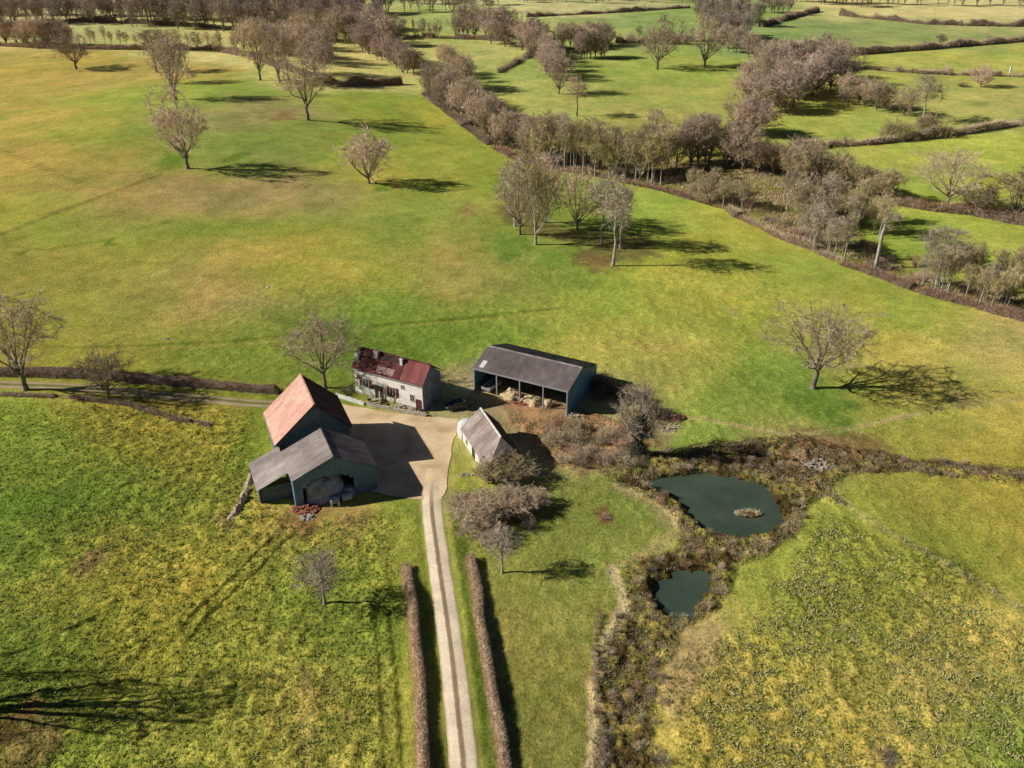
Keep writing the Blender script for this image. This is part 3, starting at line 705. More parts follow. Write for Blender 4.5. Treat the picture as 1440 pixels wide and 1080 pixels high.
M['core_russet'] = mottled('russet hedge core', (.50,.35,.22), (.74,.57,.40), 2.2, bmp=.12)
hedge('hedge', [(573,797),(586,912),(592,1000),(597,1095),(600,1200)], 1.2, 1.25, 'twig_hedge', 'clipped brown hedge on the left side of the pale farm lane', dens=420, tl=.36, lump=.3, core='core_russet', seed=2)
hedge('hedge', [(661,785),(684,912),(697,1000),(708,1095),(718,1200)], 1.2, 1.25, 'twig_hedge', 'clipped brown hedge on the right side of the pale farm lane', dens=420, tl=.36, lump=.3, core='core_russet', seed=3)
hedge('hedge', [(-160,524),(0,528),(130,530),(200,537),(300,545),(398,553)], 1.8, 1.7, 'twig_russet', 'long wild brown hedge along the far side of the grassy track west of the barn', dens=110, tl=.5, lump=.3, seed=4, twd=.045)
hedge('hedge', [(-160,548),(0,555),(110,560),(180,570),(240,588),(300,600)], 1.2, .8, 'twig_brown', 'low straggly hedge along the near side of the grassy track', dens=90, tl=.45, lump=.4, seed=5, gap=.35)
FH = [
 ([(-60,62),(60,68),(200,70),(300,70),(345,80)], 2.4, 2.2, 'dark field hedge along the crest of the upper left meadow', .0),
 ([(350,80),(420,104),(480,122),(566,118)], 2.8, 2.6, 'dark curved hedge at the top corner of the upper left meadow', 0),
 ([(0,38),(120,30),(240,36),(330,42)], 2.6, 2.4, 'dark hedge behind the row of pollard trees at upper left', .2),
 ([(550,50),(620,54),(720,58)], 2.6, 2.4, 'hedge closing the pale field at the top centre', .25),
 ([(740,24),(860,18),(970,11)], 2.6, 2.2, 'thin dark hedge slanting over the green fields at the top centre', 0),
 ([(865,60),(960,58),(1050,60)], 2.6, 2.4, 'lumpy dark hedge behind the two field oaks at the top', .3),
 ([(1070,38),(1110,26),(1150,16)], 3.0, 3.2, 'short black hedge slanting up at the top right', 0),
 ([(1180,22),(1300,34),(1360,36),(1500,38)], 3.0, 3.0, 'brown hedge along the pale stubble field at the top right', .2),
 ([(1195,78),(1300,70),(1440,58),(1520,52)], 3.2, 3.2, 'long straight dark hedge crossing the right hand fields', 0),
 ([(1200,96),(1300,104),(1440,108),(1520,110)], 2.2, 1.4, 'low brown hedge below the narrow green field at right', .25),
 ([(1110,213),(1160,206),(1220,203),(1290,196),(1370,186),(1440,174),(1520,165)], 2.6, 2.6, 'dark hedge along the upper edge of the striped right hand pasture', .15),
 ([(1245,283),(1300,294),(1370,302),(1440,316),(1520,330)], 3.0, 2.2, 'russet bramble hedge below the broad oak at right', .1),
 ([(700,103),(760,70),(860,66)], 2.4, 1.8, 'low hedge running behind the central tree belt', .3),
]
for i, (p, w_, h_, lb, gp) in enumerate(FH):
    hedge('hedge', p, w_*1.1, h_*1.05, 'twig_brown' if i != 11 else 'twig_russet', lb, 'field hedges of the far pastures', dens=48, tl=1.5, lump=.55, twd=.10, seed=20+i, gap=gp)
BS = [([(596,132),(640,166),(690,204)], 'twig_mauve', 'bramble thicket under the upper end of the stream tree belt'),
      ([(695,208),(740,228),(800,240),(860,250)], 'twig_russet', 'bramble thicket behind the meadow grove'),
      ([(865,252),(930,266),(1020,292)], 'twig_russet', 'bramble thicket in the middle of the stream tree belt'),
      ([(1022,294),(1110,338),(1182,368)], 'twig_brown', 'bramble thicket below the pale trunked trees of the stream belt'),
      ([(1184,370),(1300,412),(1440,450),(1560,480)], 'twig_russet', 'bramble thicket at the right end of the stream tree belt')]
for i, (p, t_, lb) in enumerate(BS):
    hedge('bramble_thicket', p, 3.4, 1.25, t_, lb, 'bramble thickets along the stream', dens=110, tl=1.0, lump=.6, gap=.48, twd=.07, cat='thicket', seed=50+i)

# ------------------------------------------------------------------ trees standing alone
S = 'stands alone'
tree_px('oak0', 37, 549, 132, 120, 'large bare oak beside the grassy track at the far left', name='oak_tree')
tree_px('oak3', 155, 566, 78, 76, 'small dark bare tree on the hedge of the grassy track', name='hedge_tree')
tree_px('oak2', 458, 546, 104, 92, 'bare tree rising just behind the orange roofed barn')
tree_px('slim1', 457, 850, 78, 64, 'small pale bare tree in the rough field left of the lane', name='young_tree')
tree_px('slim0', 706, 806, 70, 46, 'small slender bare tree on the lawn right of the lane', name='young_tree')
tree_px('oak1', 1144, 546, 116, 128, 'broad lone oak in the meadow at right casting a long shadow', name='oak_tree')
tree_px('mid1', 264, 237, 98, 66, 'tall lone tree at the foot of the tree line on the upper left hill')
tree_px('mid2', 247, 140, 70, 54, 'narrow bare tree second from the foot of the hill tree line')
tree_px('midb0', 240, 118, 52, 38, 'bare tree third from the foot of the hill tree line')
tree_px('slimb1', 221, 102, 50, 40, 'thin bare tree at the upper end of the hill tree line')
tree_px('mid0', 107, 97, 42, 50, 'small spreading tree alone on the upper left hill')
tree_px('oak1', 433, 169, 78, 66, 'spreading bare tree on the slope below the curved hedge', name='oak_tree')
tree_px('round1', 519, 258, 66, 58, 'bushy bare tree alone in the middle of the upper meadow')
tree_px('midb2', 366, 113, 70, 46, 'leftmost of three tall trees beside the curved hedge')
tree_px('mid3', 393, 117, 68, 44, 'middle one of three tall trees beside the curved hedge')
tree_px('slimb0', 406, 117, 60, 26, 'thin rightmost one of three tall trees beside the curved hedge')
tree_px('round2', 443, 104, 48, 56, 'dark round tree in front of the pale field by the curved hedge')
tree_px('slimb2', 811, 163, 48, 30, 'small bare tree alone in the pasture beyond the stream')
tree_px('midb1', 924, 97, 62, 52, 'left one of two field oaks in the far green pasture', name='oak_tree')
tree_px('midb3', 991, 94, 58, 48, 'right one of two field oaks in the far green pasture', name='oak_tree')
tree_px('round0', 786, 132, 46, 40, 'bushy tree at the foot of the central belt')
tree_px('oak2', 1330, 294, 78, 86, 'broad bare oak on the russet hedge in the right pasture', name='oak_tree')
tree_px('slim2', 1296, 172, 58, 40, 'pale forked tree on the hedge above the striped pasture')
tree_px('roundo0', 1428, 306, 60, 76, 'ochre rounded tree at the right edge of the picture')
tree_px('roundb1', 1372, 300, 40, 60, 'low round tree between the oak and the ochre tree')
tree_px('slim1', 1318, 400, 78, 70, 'pale thin branched tree on the bank right of the bent trunk')
tree_px('round2', 1379, 122, 26, 28, 'small brown tree alone in the far right pasture')
# meadow grove
GV = [('slim0',724,318,88,40,'leftmost dark trunk of the meadow grove'),('mid1',731,330,96,54,'forked tree at the left of the meadow grove'),('mido2',753,344,112,62,'pale trunked tree nearest on the left of the meadow grove'),
      ('mid0',767,313,92,56,'tall straight tree at the back of the meadow grove'),('midb3',812,324,80,60,'dark trunked tree in the middle of the meadow grove'),('slimo2',846,343,88,42,'slim tree just behind the right end of the meadow grove'),('slim2',862,374,118,54,'slim pale tree nearest on the right of the meadow grove'),
      ('slim1',872,350,80,40,'thin tree at the right back of the meadow grove')]
for k_, u, v, a, b, lb in GV: tree_px(k_, u, v, a, b, lb)
# big ivy-clad tree above the pond
def ivy_tree():
    tr, cr = tree_mesh(777, 14, 4.4, fork=.3, limbs=9, tw=13, trunk_r=.45, twd=.05)
    x, y = ground(896, 642); e = empty('ivy_clad_tree', (x, y, hz(x, y)-.1), .4, 'large grey bare tree with ivy on its trunk beside the pond', 'tree')
    tr.build('trunk', M['bark_dark'], e, True); cr.build('crown', M['twig_grey'], e)
    g = np.random.RandomState(5); n = 5200
    a = g.rand(n)*6.28; zz = g.rand(n)*8.5; r = (.9+.6*np.sin(zz*1.3)+.3*g.rand(n))*(1-.05*zz)*g.uniform(.3, 1.15, n)
    P = np.stack([np.cos(a)*r, np.sin(a)*r, zz], 1)+g.normal(size=(n, 3))*.18
    D = g.normal(size=(n, 3)); D /= np.linalg.norm(D, axis=1)[:, None]
    mb = MB(); add_tris(mb, twig_arrays(P, D, g.uniform(.15, .3, n), g.uniform(.12, .24, n), g)); mb.build('ivy', M['ivy'], e)
    pass
ivy_tree()
# tree with the bent pale trunk
def bent_tree():
    x, y = ground(1231, 378); e = empty('bent_tree', (x, y, hz(x, y)-.1), 0, 'pale bent trunk arching over on the stream bank at right', 'tree'); e.scale = (1.35, 1.35, 1.5)
    mb = MB(); pts = [(0,0,0),(-.05,0,2),(0,.1,4),(-.1,0,6),(.1,0,7.6),(.7,.1,8.7),(1.5,.1,9.2),(2.4,0,9.3)]
    mb.tube(pts, [.42,.36,.33,.30,.26,.20,.14,.08], 7); mb.build('trunk', M['bark_pale'], e, True)
    g = np.random.RandomState(3); P = []; D = []; L = []; cr = MB()
    for i in range(26):
        k = g.uniform(3.2, 6.9); i0 = int(k); p = np.array(pts[i0])+(np.array(pts[i0+1])-np.array(pts[i0]))*(k-i0)
        d = g.normal(size=3)*.7+np.array([.5, 0, .2]); d /= np.linalg.norm(d); q = p+d*g.uniform(.8, 1.8); cr.tube([p, q], [.05, .02], 3)
        n = 26; t = g.rand(n)[:, None]; P.append(p+(q-p)*t); dd = d+g.normal(size=(n, 3))*.7; D.append(dd/np.linalg.norm(dd, axis=1)[:, None]); L.append(g.uniform(.4, 1, n))
    add_tris(cr, twig_arrays(np.vstack(P), np.vstack(D), np.concatenate(L), np.full(26*26, .045), g)); cr.build('crown', M['twig_grey'], e)
bent_tree()

# ------------------------------------------------------------------ tree belts, every tree its own object
FAR = []
def belt(pts, n, kinds, hm, label, group, wj=.25, spread=6, name='bare_tree', cat='tree', jit=.12, seed=0, wm=None, far=False):
    P = np.array(GP(pts)); seg = np.hypot(*(P[1:]-P[:-1]).T); s = np.concatenate([[0], np.cumsum(seg)])
    rr = random.Random(seed*31+len(pts)+n)
    n = int(n*(2.0 if far else 1.6))
    for i in range(n):
        t = (i+.5+rr.uniform(-.4, .4))/n*s[-1]; x = float(np.interp(t, s, P[:, 0]))+rr.uniform(-1, 1)*spread*.35; y = float(np.interp(t, s, P[:, 1]))+rr.uniform(-1, 1)*spread
        H_ = rr.uniform(*hm); k = kinds[i % len(kinds)] if rr.random() < .5 else rr.choice(kinds)
        base = LIB[k]; wd = 2*base[3]*H_/base[2]*rr.uniform(1-wj, 1+wj) if wm is None else rr.uniform(*wm)
        nm = 'slender_tree' if k[:4] == 'slim' else ('rounded_tree' if k[:5] == 'round' else name)
        if far: FAR.append((k, x, y, H_, wd)); continue
        plant(k, nm, (x, y), H_, wd, label, cat, group)
MAUVE = ['mid0','mid1','mid2','mid3','midb1','round0']; BROWN = ['midb0','midb1','midb2','midb3','mido1','slimb1']
PALE = ['slim0','slim1','slim2','slimo0','slimo1','mido0','slimo2']; ROUND = ['round0','round1','round2']
BL = [
 ([(560,14),(700,20)], 6, MAUVE, (13,18), 'bare tree in the open country beyond the top centre hedge', 12), ([(690,60),(760,76)], 6, MAUVE, (12,16), 'mauve tree between the top centre clump and the short belt', 6),
 ([(780,70),(850,64)], 6, ['mid0','mid2','round1'], (12,15), 'bare tree on the hedge left of the two field oaks', 4), ([(1010,66),(1080,90)], 7, ['round0','mid1','midb1'], (10,14), 'mauve tree leading from the far belt to the rounded wood', 6),
 ([(1000,24),(1075,40)], 6, MAUVE, (12,16), 'mauve tree right of the slanting hedge at the top', 6), ([(1130,4),(1230,10)], 7, MAUVE, (12,17), 'far', 8), ([(700,4),(960,0)], 9, MAUVE, (12,16), 'far', 14),
 ([(345,60),(470,74)], 8, MAUVE, (13,18), 'mauve tree of the wood behind the curved hedge', 7), ([(470,40),(560,70)], 9, MAUVE, (13,18), 'mauve tree of the wood left of the pale central field', 8),
 ([(-30,20),(210,22)], 14, MAUVE, (14,19), 'far', 8), ([(200,26),(440,34)], 16, MAUVE, (15,21), 'far', 8), ([(440,36),(540,44)], 8, MAUVE, (15,20), 'far', 8), ([(560,6),(700,10)], 4, MAUVE, (13,17), 'far', 12),
 ([(960,4),(1060,12)], 6, MAUVE, (13,18), 'far', 10), ([(1290,6),(1440,10)], 5, MAUVE, (11,15), 'far', 8),
 ([(850,62),(1050,60)], 9, ['slimb0','midb1','round2'], (6,11), 'small bare tree growing out of the hedge behind the two field oaks', 3),
 ([(560,52),(640,54)], 3, ['midb0','slimb0'], (9,12), 'thin tree on the hedge of the pale field at the top centre', 3),
 ([(1290,66),(1440,56)], 4, ['bush0','roundb0'], (4,6), 'small bush tree on the long straight hedge at right', 2),
 ([(1235,196),(1330,190)], 5, ['roundo0','busho1'], (5,8), 'ochre shrubby tree on the hedge above the striped pasture', 2),
 ([(650,150),(700,180)], 7, BROWN, (11,15), 'brown tree on the meadow side of the upper stream belt', 4),
 ([(720,205),(790,225)], 7, MAUVE+BROWN, (12,16), 'bare tree filling the belt above the meadow grove', 6),
 ([(-40,62),(60,66)], 8, MAUVE, (13,18), 'bare trees on the crest hedge at the far upper left', 3),
 ([(64,64),(100,66)], 4, ROUND, (12,15), 'round bushy bare tree on the crest hedge behind the lone hill tree', 3),
 ([(118,66),(345,74)], 12, ['slimb0','slimb1','slimb2','midb0'], (8,12), 'small pollarded tree in the crest row at upper left', 1.5),
 ([(340,72),(470,92)], 9, MAUVE, (14,19), 'tall bare tree at the right end of the crest row', 5),
 ([(-20,34),(180,32)], 13, MAUVE, (13,18), 'bare tree in the second row behind the left crest', 6),
 ([(180,36),(420,48)], 18, MAUVE, (15,21), 'tall mauve tree in the second row above the pollards', 8),
 ([(-30,8),(200,8)], 14, MAUVE, (13,19), 'bare tree in the farthest row at the upper left corner', 14),
 ([(200,12),(430,14)], 16, MAUVE, (14,20), 'bare tree in the farthest row left of the top centre', 16),
 ([(420,52),(500,62)], 9, BROWN, (14,19), 'brown bare tree in the wood left of the top centre', 10),
 ([(500,66),(560,96),(585,108)], 11, ['round0','round1','mid1','mid2'], (12,17), 'rounded mauve tree in the belt end beside the curved hedge', 7),
 ([(430,20),(540,22)], 11, MAUVE, (14,20), 'bare tree of the far wood above the belt at top left centre', 14),
 ([(400,-10),(560,0)], 8, MAUVE, (14,19), 'bare tree on the skyline side of the far wood', 12),
 ([(606,130),(640,158),(690,192),(722,214)], 17, MAUVE+BROWN, (12,17), 'bare tree in the upper end of the stream belt', 7),
 ([(625,108),(660,135)], 5, BROWN, (14,18), 'tall brown tree at the back of the upper stream belt', 5),
 ([(640,52),(720,54)], 7, ['mid0','mid1','mid3'], (15,20), 'large tree in the clump at the top centre hedge', 5),
 ([(735,62),(760,90),(790,118)], 13, MAUVE, (12,17), 'mauve tree in the short belt right of the top centre', 8),
 ([(815,82),(855,82)], 6, ['mid1','midb2','mid3'], (12,15), 'tree in the small clump left of the two field oaks', 3),
 ([(745,226),(800,232)], 5, BROWN, (13,17), 'dark tree behind the meadow grove', 5),
 ([(790,238),(860,244),(935,252)], 17, PALE, (14,19), 'slim pale tree in the open middle of the stream belt', 8),
 ([(880,246),(940,250)], 8, ['slimb0','slimb1','slimb2'], (9,12), 'dark slim trunk in the shaded middle of the stream belt', 4),
 ([(935,228),(1000,228),(1050,238)], 12, BROWN+['mid0','mid2'], (14,19), 'brown tree behind the middle of the stream belt', 9),
 ([(1040,140),(1090,150),(1130,130),(1175,112)], 15, ROUND+['mid1'], (13,17), 'mauve tree of the rounded wood right of the centre', 12),
 ([(1075,112),(1130,95),(1170,92)], 10, ROUND, (13,16), 'mauve tree on the back edge of the rounded wood', 9),
 ([(1040,180),(1070,200)], 6, ['round0','mid0','mid1'], (11,14), 'mauve tree at the near end of the rounded wood', 7),
 ([(1185,140),(1260,158)], 8, ['roundb0','roundb1','mido1','slimo0'], (9,12), 'low brown tree in the row right of the rounded wood', 6),
 ([(985,46),(1050,58)], 8, MAUVE, (12,17), 'mauve tree in the far belt above the two field oaks', 8),
 ([(975,20),(1010,30)], 5, MAUVE, (12,16), 'bare tree where the far belt meets the slanting hedge', 10),
 ([(1070,18),(1110,22)], 4, MAUVE, (13,17), 'bare tree by the short black hedge at the top right', 6),
 ([(1110,2),(1200,6)], 8, MAUVE, (12,17), 'bare tree in the top right skyline row', 8),
 ([(1200,4),(1290,8)], 5, MAUVE, (11,15), 'bare tree at the right end of the skyline row', 6),
 ([(1060,238),(1100,248),(1150,252)], 9, ['roundb0','roundb2','mido1','midb0'], (10,13), 'olive brown tree where the belt widens', 6),
 ([(1150,252),(1200,262),(1240,276)], 9, ['roundo0','roundo1','roundb1'], (7,10), 'ochre shrubby tree on the wide part of the belt', 6),
 ([(1110,310),(1160,318),(1230,322)], 12, PALE+['roundb0','mido2'], (10,14), 'pale tree in the hollow of the right stream belt', 8),
 ([(1120,338),(1150,352),(1190,368)], 8, ['slim0','slim1','slim2','slimo1'], (9,13), 'pale trunked tree on the near bank of the stream belt', 3),
 ([(960,272),(1010,284),(1050,300)], 6, ['slim0','slimo1','roundb2','slimo0'], (8,11), 'pale tree on the near bank left of the stream bend', 4),
 ([(1290,404),(1360,424),(1440,440),(1500,455)], 12, ['slim0','slimo1','slim2','slimo0'], (8,12), 'thin pale tree along the right end of the stream belt', 5),
 ([(1300,372),(1440,398)], 6, ['slimo1','roundo1','slimo0'], (6,9), 'thin olive tree behind the right end of the stream belt', 5),
]
for i, (p, n, kd, hm, lb, sp) in enumerate(BL):
    belt(p, n, kd, hm, lb, 'trees: '+lb, spread=sp, seed=i, far=max(q[1] for q in p) < 62 and p[0][0] not in (640,) and not (p[0][1] > 61))

def far_wood():
    V, F, MI = [], [], []; k = 0; g = np.random.RandomState(77); src = []
    for i in range(5):
        tr, cr = tree_mesh(900+i, 15, 5.4, fork=.2, limbs=8, sub=6, tw=5, twd=.17, tlen=1.5)
        n = len(tr.v); vv = np.array(tr.v+cr.v); ff = tr.f+[tuple(a+n for a in f) for f in cr.f]; src.append((vv, ff, [0]*len(tr.f)+[1+i % 2]*len(cr.f)))
    for j, (kd, x, y, H_, wd) in enumerate(FAR):
        vv, ff, mi = src[j % 5]; a = g.rand()*6.28; c, s_ = math.cos(a), math.sin(a); sx = wd/2/5.4; sz = H_/15
        q = np.stack([(vv[:, 0]*c-vv[:, 1]*s_)*sx+x, (vv[:, 0]*s_+vv[:, 1]*c)*sx+y, vv[:, 2]*sz+hz(x, y)-.1], 1)
        V.append(q); F += [tuple(b+k for b in f) for f in ff]; MI += mi; k += len(q)
    me = bpy.data.meshes.new('far_wood'); me.from_pydata(np.vstack(V).tolist(), [], F)
    for m_ in ('bark_dark', 'twig_far', 'twig_mauve'): me.materials.append(M[m_])
    me.polygons.foreach_set('material_index', MI); me.update(); o = link('far_wood', me)
    tag(o, 'mass of bare winter trees along the top edge of the picture', 'wood', kind='stuff')
far_wood()
for i in range(90):
    t = R.random(); u = 600+t*840; P_ = [(600,128),(640,165),(700,200),(790,236),(930,256),(1020,284),(1110,328),(1190,362),(1300,404),(1440,436)]
    v = float(np.interp(u, [p[0] for p in P_], [p[1] for p in P_]))-R.uniform(0, 10 if u < 1180 else 26)
    plant(R.choice(['bushr0','bushr1','bush2','bushm0','bush1','bushd0','busho1','bushr2']), 'undergrowth_bush', ground(u, v), R.uniform(1.6, 3.4), R.uniform(3, 6), 'brown bush in the undergrowth of the stream tree belt', 'bush', 'undergrowth bushes of the stream belt')

for i, (p, w_, h_, lb, gp) in enumerate(FH):
    q = GP(p); P_ = np.array(q); s_ = np.concatenate([[0], np.cumsum(np.hypot(*(P_[1:]-P_[:-1]).T))])
    for j in range(7):
        t = R.uniform(.03, .97)*s_[-1]; xy = (float(np.interp(t, s_, P_[:, 0])), float(np.interp(t, s_, P_[:, 1])))
        plant(R.choice(['bush0', 'bushm1', 'bush2', 'bushr0']), 'hedgerow_shrub', xy, R.uniform(2.6, 4.6), R.uniform(4, 7), 'overgrown shrub rising from the '+' '.join(lb.split()[:11]), 'shrub', 'shrubs in the '+lb)

# ------------------------------------------------------------------ bushes
def bush(k, u, v, hp_m, wd, label, name='bush', cat='bush', group=None):
    return plant(k, name, ground(u, v), hp_m, wd, label, cat, group)
THK = [('roundb0',668,742,3.9,6.0,'twig_dark','dark dome shaped bush at the left of the thicket below the white cottage'),('roundb1',690,728,4.2,6.2,0,'tall brown bush in the middle of the thicket below the cottage'),
 ('roundb2',712,716,4.1,6.0,0,'tall brown bush at the right of the middle of the cottage thicket'),('roundo1',706,672,4.6,6.2,0,'tawny bush covering the hidden end wall of the cottage'),
 ('roundo0',686,680,4.0,5.4,0,'straw coloured bush under the near eave of the cottage'),('roundb0',730,722,3.4,5.4,0,'brown bush at the right end of the cottage thicket'),
 ('roundb1',655,722,3.4,5.0,0,'brown bush at the left edge of the cottage thicket beside the grass verge'),('roundb1',676,758,3.6,5.4,0,'low mauve bush at the near tip of the cottage thicket'),
 ('roundo1',726,676,4.2,5.6,0,'tawny bush against the east corner of the cottage'),('roundb2',752,712,3.2,4.6,0,'low brown bush farthest right in the cottage thicket')]
for k_, u, v, a, b, _, lb in THK: plant(k_, 'bush', ground(u, v), a, b, lb, 'bush')
for k_, u, v, a, b, lb in (('bushy0',682,668,2.9,4.4,'straw coloured bush against the cottage corner nearest the lane'),('bushy1',699,675,3.3,4.8,'straw coloured bush in front of the cottage end wall'),('busho2',717,670,3.1,4.6,'olive bush in front of the cottage end wall'),('bush2',735,664,2.6,4.0,'brown bush at the far corner of the cottage end')):
    plant(k_, 'bush', ground(u, v), a, b, lb, 'bush')
for i in range(16): bush(R.choice(['bushd0','bushd1','bushd2']), R.uniform(655, 745), R.uniform(705, 750), R.uniform(2.0, 3.2), R.uniform(3, 4.6), 'dark undergrowth bush inside the cottage thicket', group='undergrowth of the cottage thicket')
for i in range(56):
    u = R.uniform(770, 905); v = 598+R.random()*64
    if u < 810 and v > 650: continue
    bush(R.choice(['bushm0','bush1','bush2','bushy0','bushy1','busho2','bushr1']), u, v, R.uniform(1.4, 2.8), R.uniform(3, 4.8), 'shoulder high tawny bush in the scrub between the hangar yard and the pond', group='tawny scrub bushes left of the pond')
for i in range(12):
    bush(R.choice(['bushd0','bushd1','bush2']), 832+i*9+R.uniform(-4, 4), 535+i*5+R.uniform(-8, 8), R.uniform(2.6, 4.4), R.uniform(3.6, 5.2), 'grey leafless bush beyond the blue end of the hangar', group='grey bushes beside the hangar end')
def ring(P, n, lab, grp, kinds, o0, o1, hr_, wr_, skip=None):
    P = np.array(P); c = P.mean(0); per = np.vstack([P, P[:1]]); seg = np.hypot(*(per[1:]-per[:-1]).T); s = np.concatenate([[0], np.cumsum(seg)])
    for i in range(n):
        t = (i+R.random())/n*s[-1]; q = np.array([np.interp(t, s, per[:, 0]), np.interp(t, s, per[:, 1])]); d = q-c; d /= np.hypot(*d)
        q = q+d*R.uniform(o0, o1)
        if skip and skip(q): continue
        plant(R.choice(kinds), 'bank_shrub', tuple(q), R.uniform(*hr_), R.uniform(*wr_), lab, 'bush', grp)
KB = ['bushr0','bushy1','bushr1','bushy0','busho1','bush1','bushy2']
ring(POND1, 32, 'low russet bush on the bank of the large pond', 'bank bushes of the large pond', KB, .9, 3.2, (.6, 1.4), (1.2, 2.4))
ring(POND2, 22, 'low dark russet bush on the bank of the small pond', 'bank bushes of the small pond', KB, .8, 2.6, (.7, 1.6), (1.3, 2.6))
for i in range(46):
    t = R.random(); u = 852+R.random()*90-(t*10); v = 860+t*230
    bush(R.choice(['bushd0','bushr1','busho2','bush0','bushy2','bushm1','bushy1','bushy0']), u, v, R.uniform(.6, 1.3), R.uniform(1.3, 2.4), 'knee high dark bramble bush in the overgrown gully below the small pond', group='bramble bushes in the gully', name='bramble_bush')
for i in range(30):
    t = i/29; bush(R.choice(KB), 842-6*math.sin(t*5)+R.uniform(-3, 3), 860+t*230, R.uniform(.5, 1.1), R.uniform(1.0, 1.6), 'pale straw coloured bush along the left rim of the gully', group='straw bushes on the gully rim')
for i in range(40):
    t = R.random(); u = 1165+t*320; v = 650+t*14+R.choice([-6, 9])+R.uniform(-3, 3)
    bush(R.choice(['bushd0','bushr1','busho0','bushy1','bush2']), u, v, R.uniform(.5, 1.2), R.uniform(1.2, 2.4), 'low scrubby bush along the ditch running right from the pond', group='ditch bushes right of the pond')
for i in range(16):
    bush(R.choice(['bushd0','bush1','bushr0','bushy0']), R.uniform(930, 1130), R.uniform(640, 660), R.uniform(.7, 1.5), R.uniform(1.5, 3), 'brown bush on the shaded far bank of the large pond', group='far bank bushes of the large pond')
bush('bushd1', 1240, 1068, 1.0, 4.2, 'dark flattened bramble in the bottom right meadow', 'bramble', 'bramble')
bush('bushm0', 851, 728, .8, 2.2, 'small reddish shrub alone on the lawn left of the pond', 'shrub', 'shrub')
bush('bushd2', 1355, 122, 2.0, 7.5, 'low dark bush beside the small tree in the far right pasture')
bush('bushd0', 488, 552, 1.6, 4.4, 'dark low shrub at the left end of the farmhouse', 'shrub', 'shrub')
for i in range(10):
    bush(R.choice(['bushd0','bushd1','bush2']), 1355+R.uniform(-1, 1)+i*7, 300+R.uniform(-3, 4), 2.2, 3.6, 'dark bush in the shade under the russet hedge at right', group='dark bushes under the right hand hedge')

# reeds and dry stems: countless
def reeds(name, P, n, lab, mat, hh, seed, wd=.05, pond=True):
    g = np.random.RandomState(seed); P = np.array(P); lo = P.min(0); hi = P.max(0); pts = np.empty((0, 2))
    while len(pts) < n:
        q = lo+g.rand(n*2, 2)*(hi-lo); q = q[poly_sd(q[:, 0], q[:, 1], P) < 0]
        w_ = np.minimum(poly_sd(q[:, 0], q[:, 1], POND1), poly_sd(q[:, 0], q[:, 1], POND2)); q = q[w_ > .3]
        q = q[fbm(q[:, 0], q[:, 1], 2.5, 3, seed) > .47]; pts = np.vstack([pts, q])
    pts = pts[:n]; z = h(pts[:, 0], pts[:, 1])
    o = pts.mean(0); D = g.normal(size=(n, 3))*.5; D[:, 2] = 1; D /= np.linalg.norm(D, axis=1)[:, None]
    mb = MB(); add_tris(mb, twig_arrays(np.stack([pts[:, 0]-o[0], pts[:, 1]-o[1], z-.03], 1), D, g.uniform(.5, 1.2, n)*hh, g.uniform(.6, 1.4, n)*wd, g))
    ob = mb.build(name, M[mat]); ob.location = (o[0], o[1], 0); tag(ob, lab, 'reeds', kind='stuff')
reeds('reeds', SCRUB, 26000, 'dry tawny reeds and grass around the ponds and the gully', 'reed', .5, 3, .08)
reeds('dry_grass', SCRUB, 16000, 'russet dead stems among the reeds by the ponds', 'twig_russet', .5, 8, .06)
reeds('dry_grass', RAW, 9000, 'pale dead grass on the bare yard between hangar and pond', 'reed', .4, 9, .06)
reeds('dry_grass', BELT, 30000, 'dry undergrowth beneath the stream tree belt', 'twig_brown', 1.0, 10, .14)
mb = MB(); g = np.random.RandomState(6); n = 900
a = g.rand(n)*6.28; r = np.sqrt(g.rand(n)); Pp = np.stack([np.cos(a)*r*1.9, np.sin(a)*r*.8, np.zeros(n)], 1); D = g.normal(size=(n, 3))*.6; D[:, 2] = 1; D /= np.linalg.norm(D, axis=1)[:, None]
add_tris(mb, twig_arrays(Pp, D, g.uniform(.2, .7, n), np.full(n, .07), g)); o = mb.build('reed_islet', M['reed']); o.location = (ISLE[0], ISLE[1], -.45)
tag(o, 'small islet of pale dead reeds in the large pond', 'islet')

def tussocks(name, P, n, lab, mat, hh, seed, wd):
    g = np.random.RandomState(seed); P = np.array(P); lo = np.maximum(P.min(0), (-70, 50)); hi = np.minimum(P.max(0), (75, 150)); pts = np.empty((0, 2))
    while len(pts) < n:
        q = lo+g.rand(n, 2)*(hi-lo); q = q[poly_sd(q[:, 0], q[:, 1], P) < -.5-3*g.rand(len(q))]
        q = q[fbm(q[:, 0], q[:, 1], 9, 3, seed) > .33+.30*g.rand(len(q))]; pts = np.vstack([pts, q])
    pts = pts[:n]; m_ = 9; sz = g.uniform(.5, 1.35, n); k = n*m_; szr = np.repeat(sz, m_)
    r_ = g.normal(size=(k, 2))*.12*szr[:, None]; pp = np.repeat(pts, m_, 0)+r_; z = h(pp[:, 0], pp[:, 1])
    D = g.normal(size=(k, 3))*.35; D[:, :2] += r_*4.5; D[:, 2] = .75; D /= np.linalg.norm(D, axis=1)[:, None]; o = pts.mean(0)
    mb = MB(); add_tris(mb, twig_arrays(np.stack([pp[:, 0]-o[0], pp[:, 1]-o[1], z], 1), D, g.uniform(.6, 1.1, k)*hh*szr, g.uniform(.6, 1.4, k)*wd*szr, g))
    ob = mb.build(name, M[mat]); ob.location = (o[0], o[1], 0); tag(ob, lab, 'grass', kind='stuff')
M['tuft_green'] = twig_mat('green grass tuft', (.26,.31,.08), (.58,.58,.20), .1); M['tuft_straw'] = twig_mat('straw grass tuft', (.38,.35,.14), (.60,.55,.25), .1)
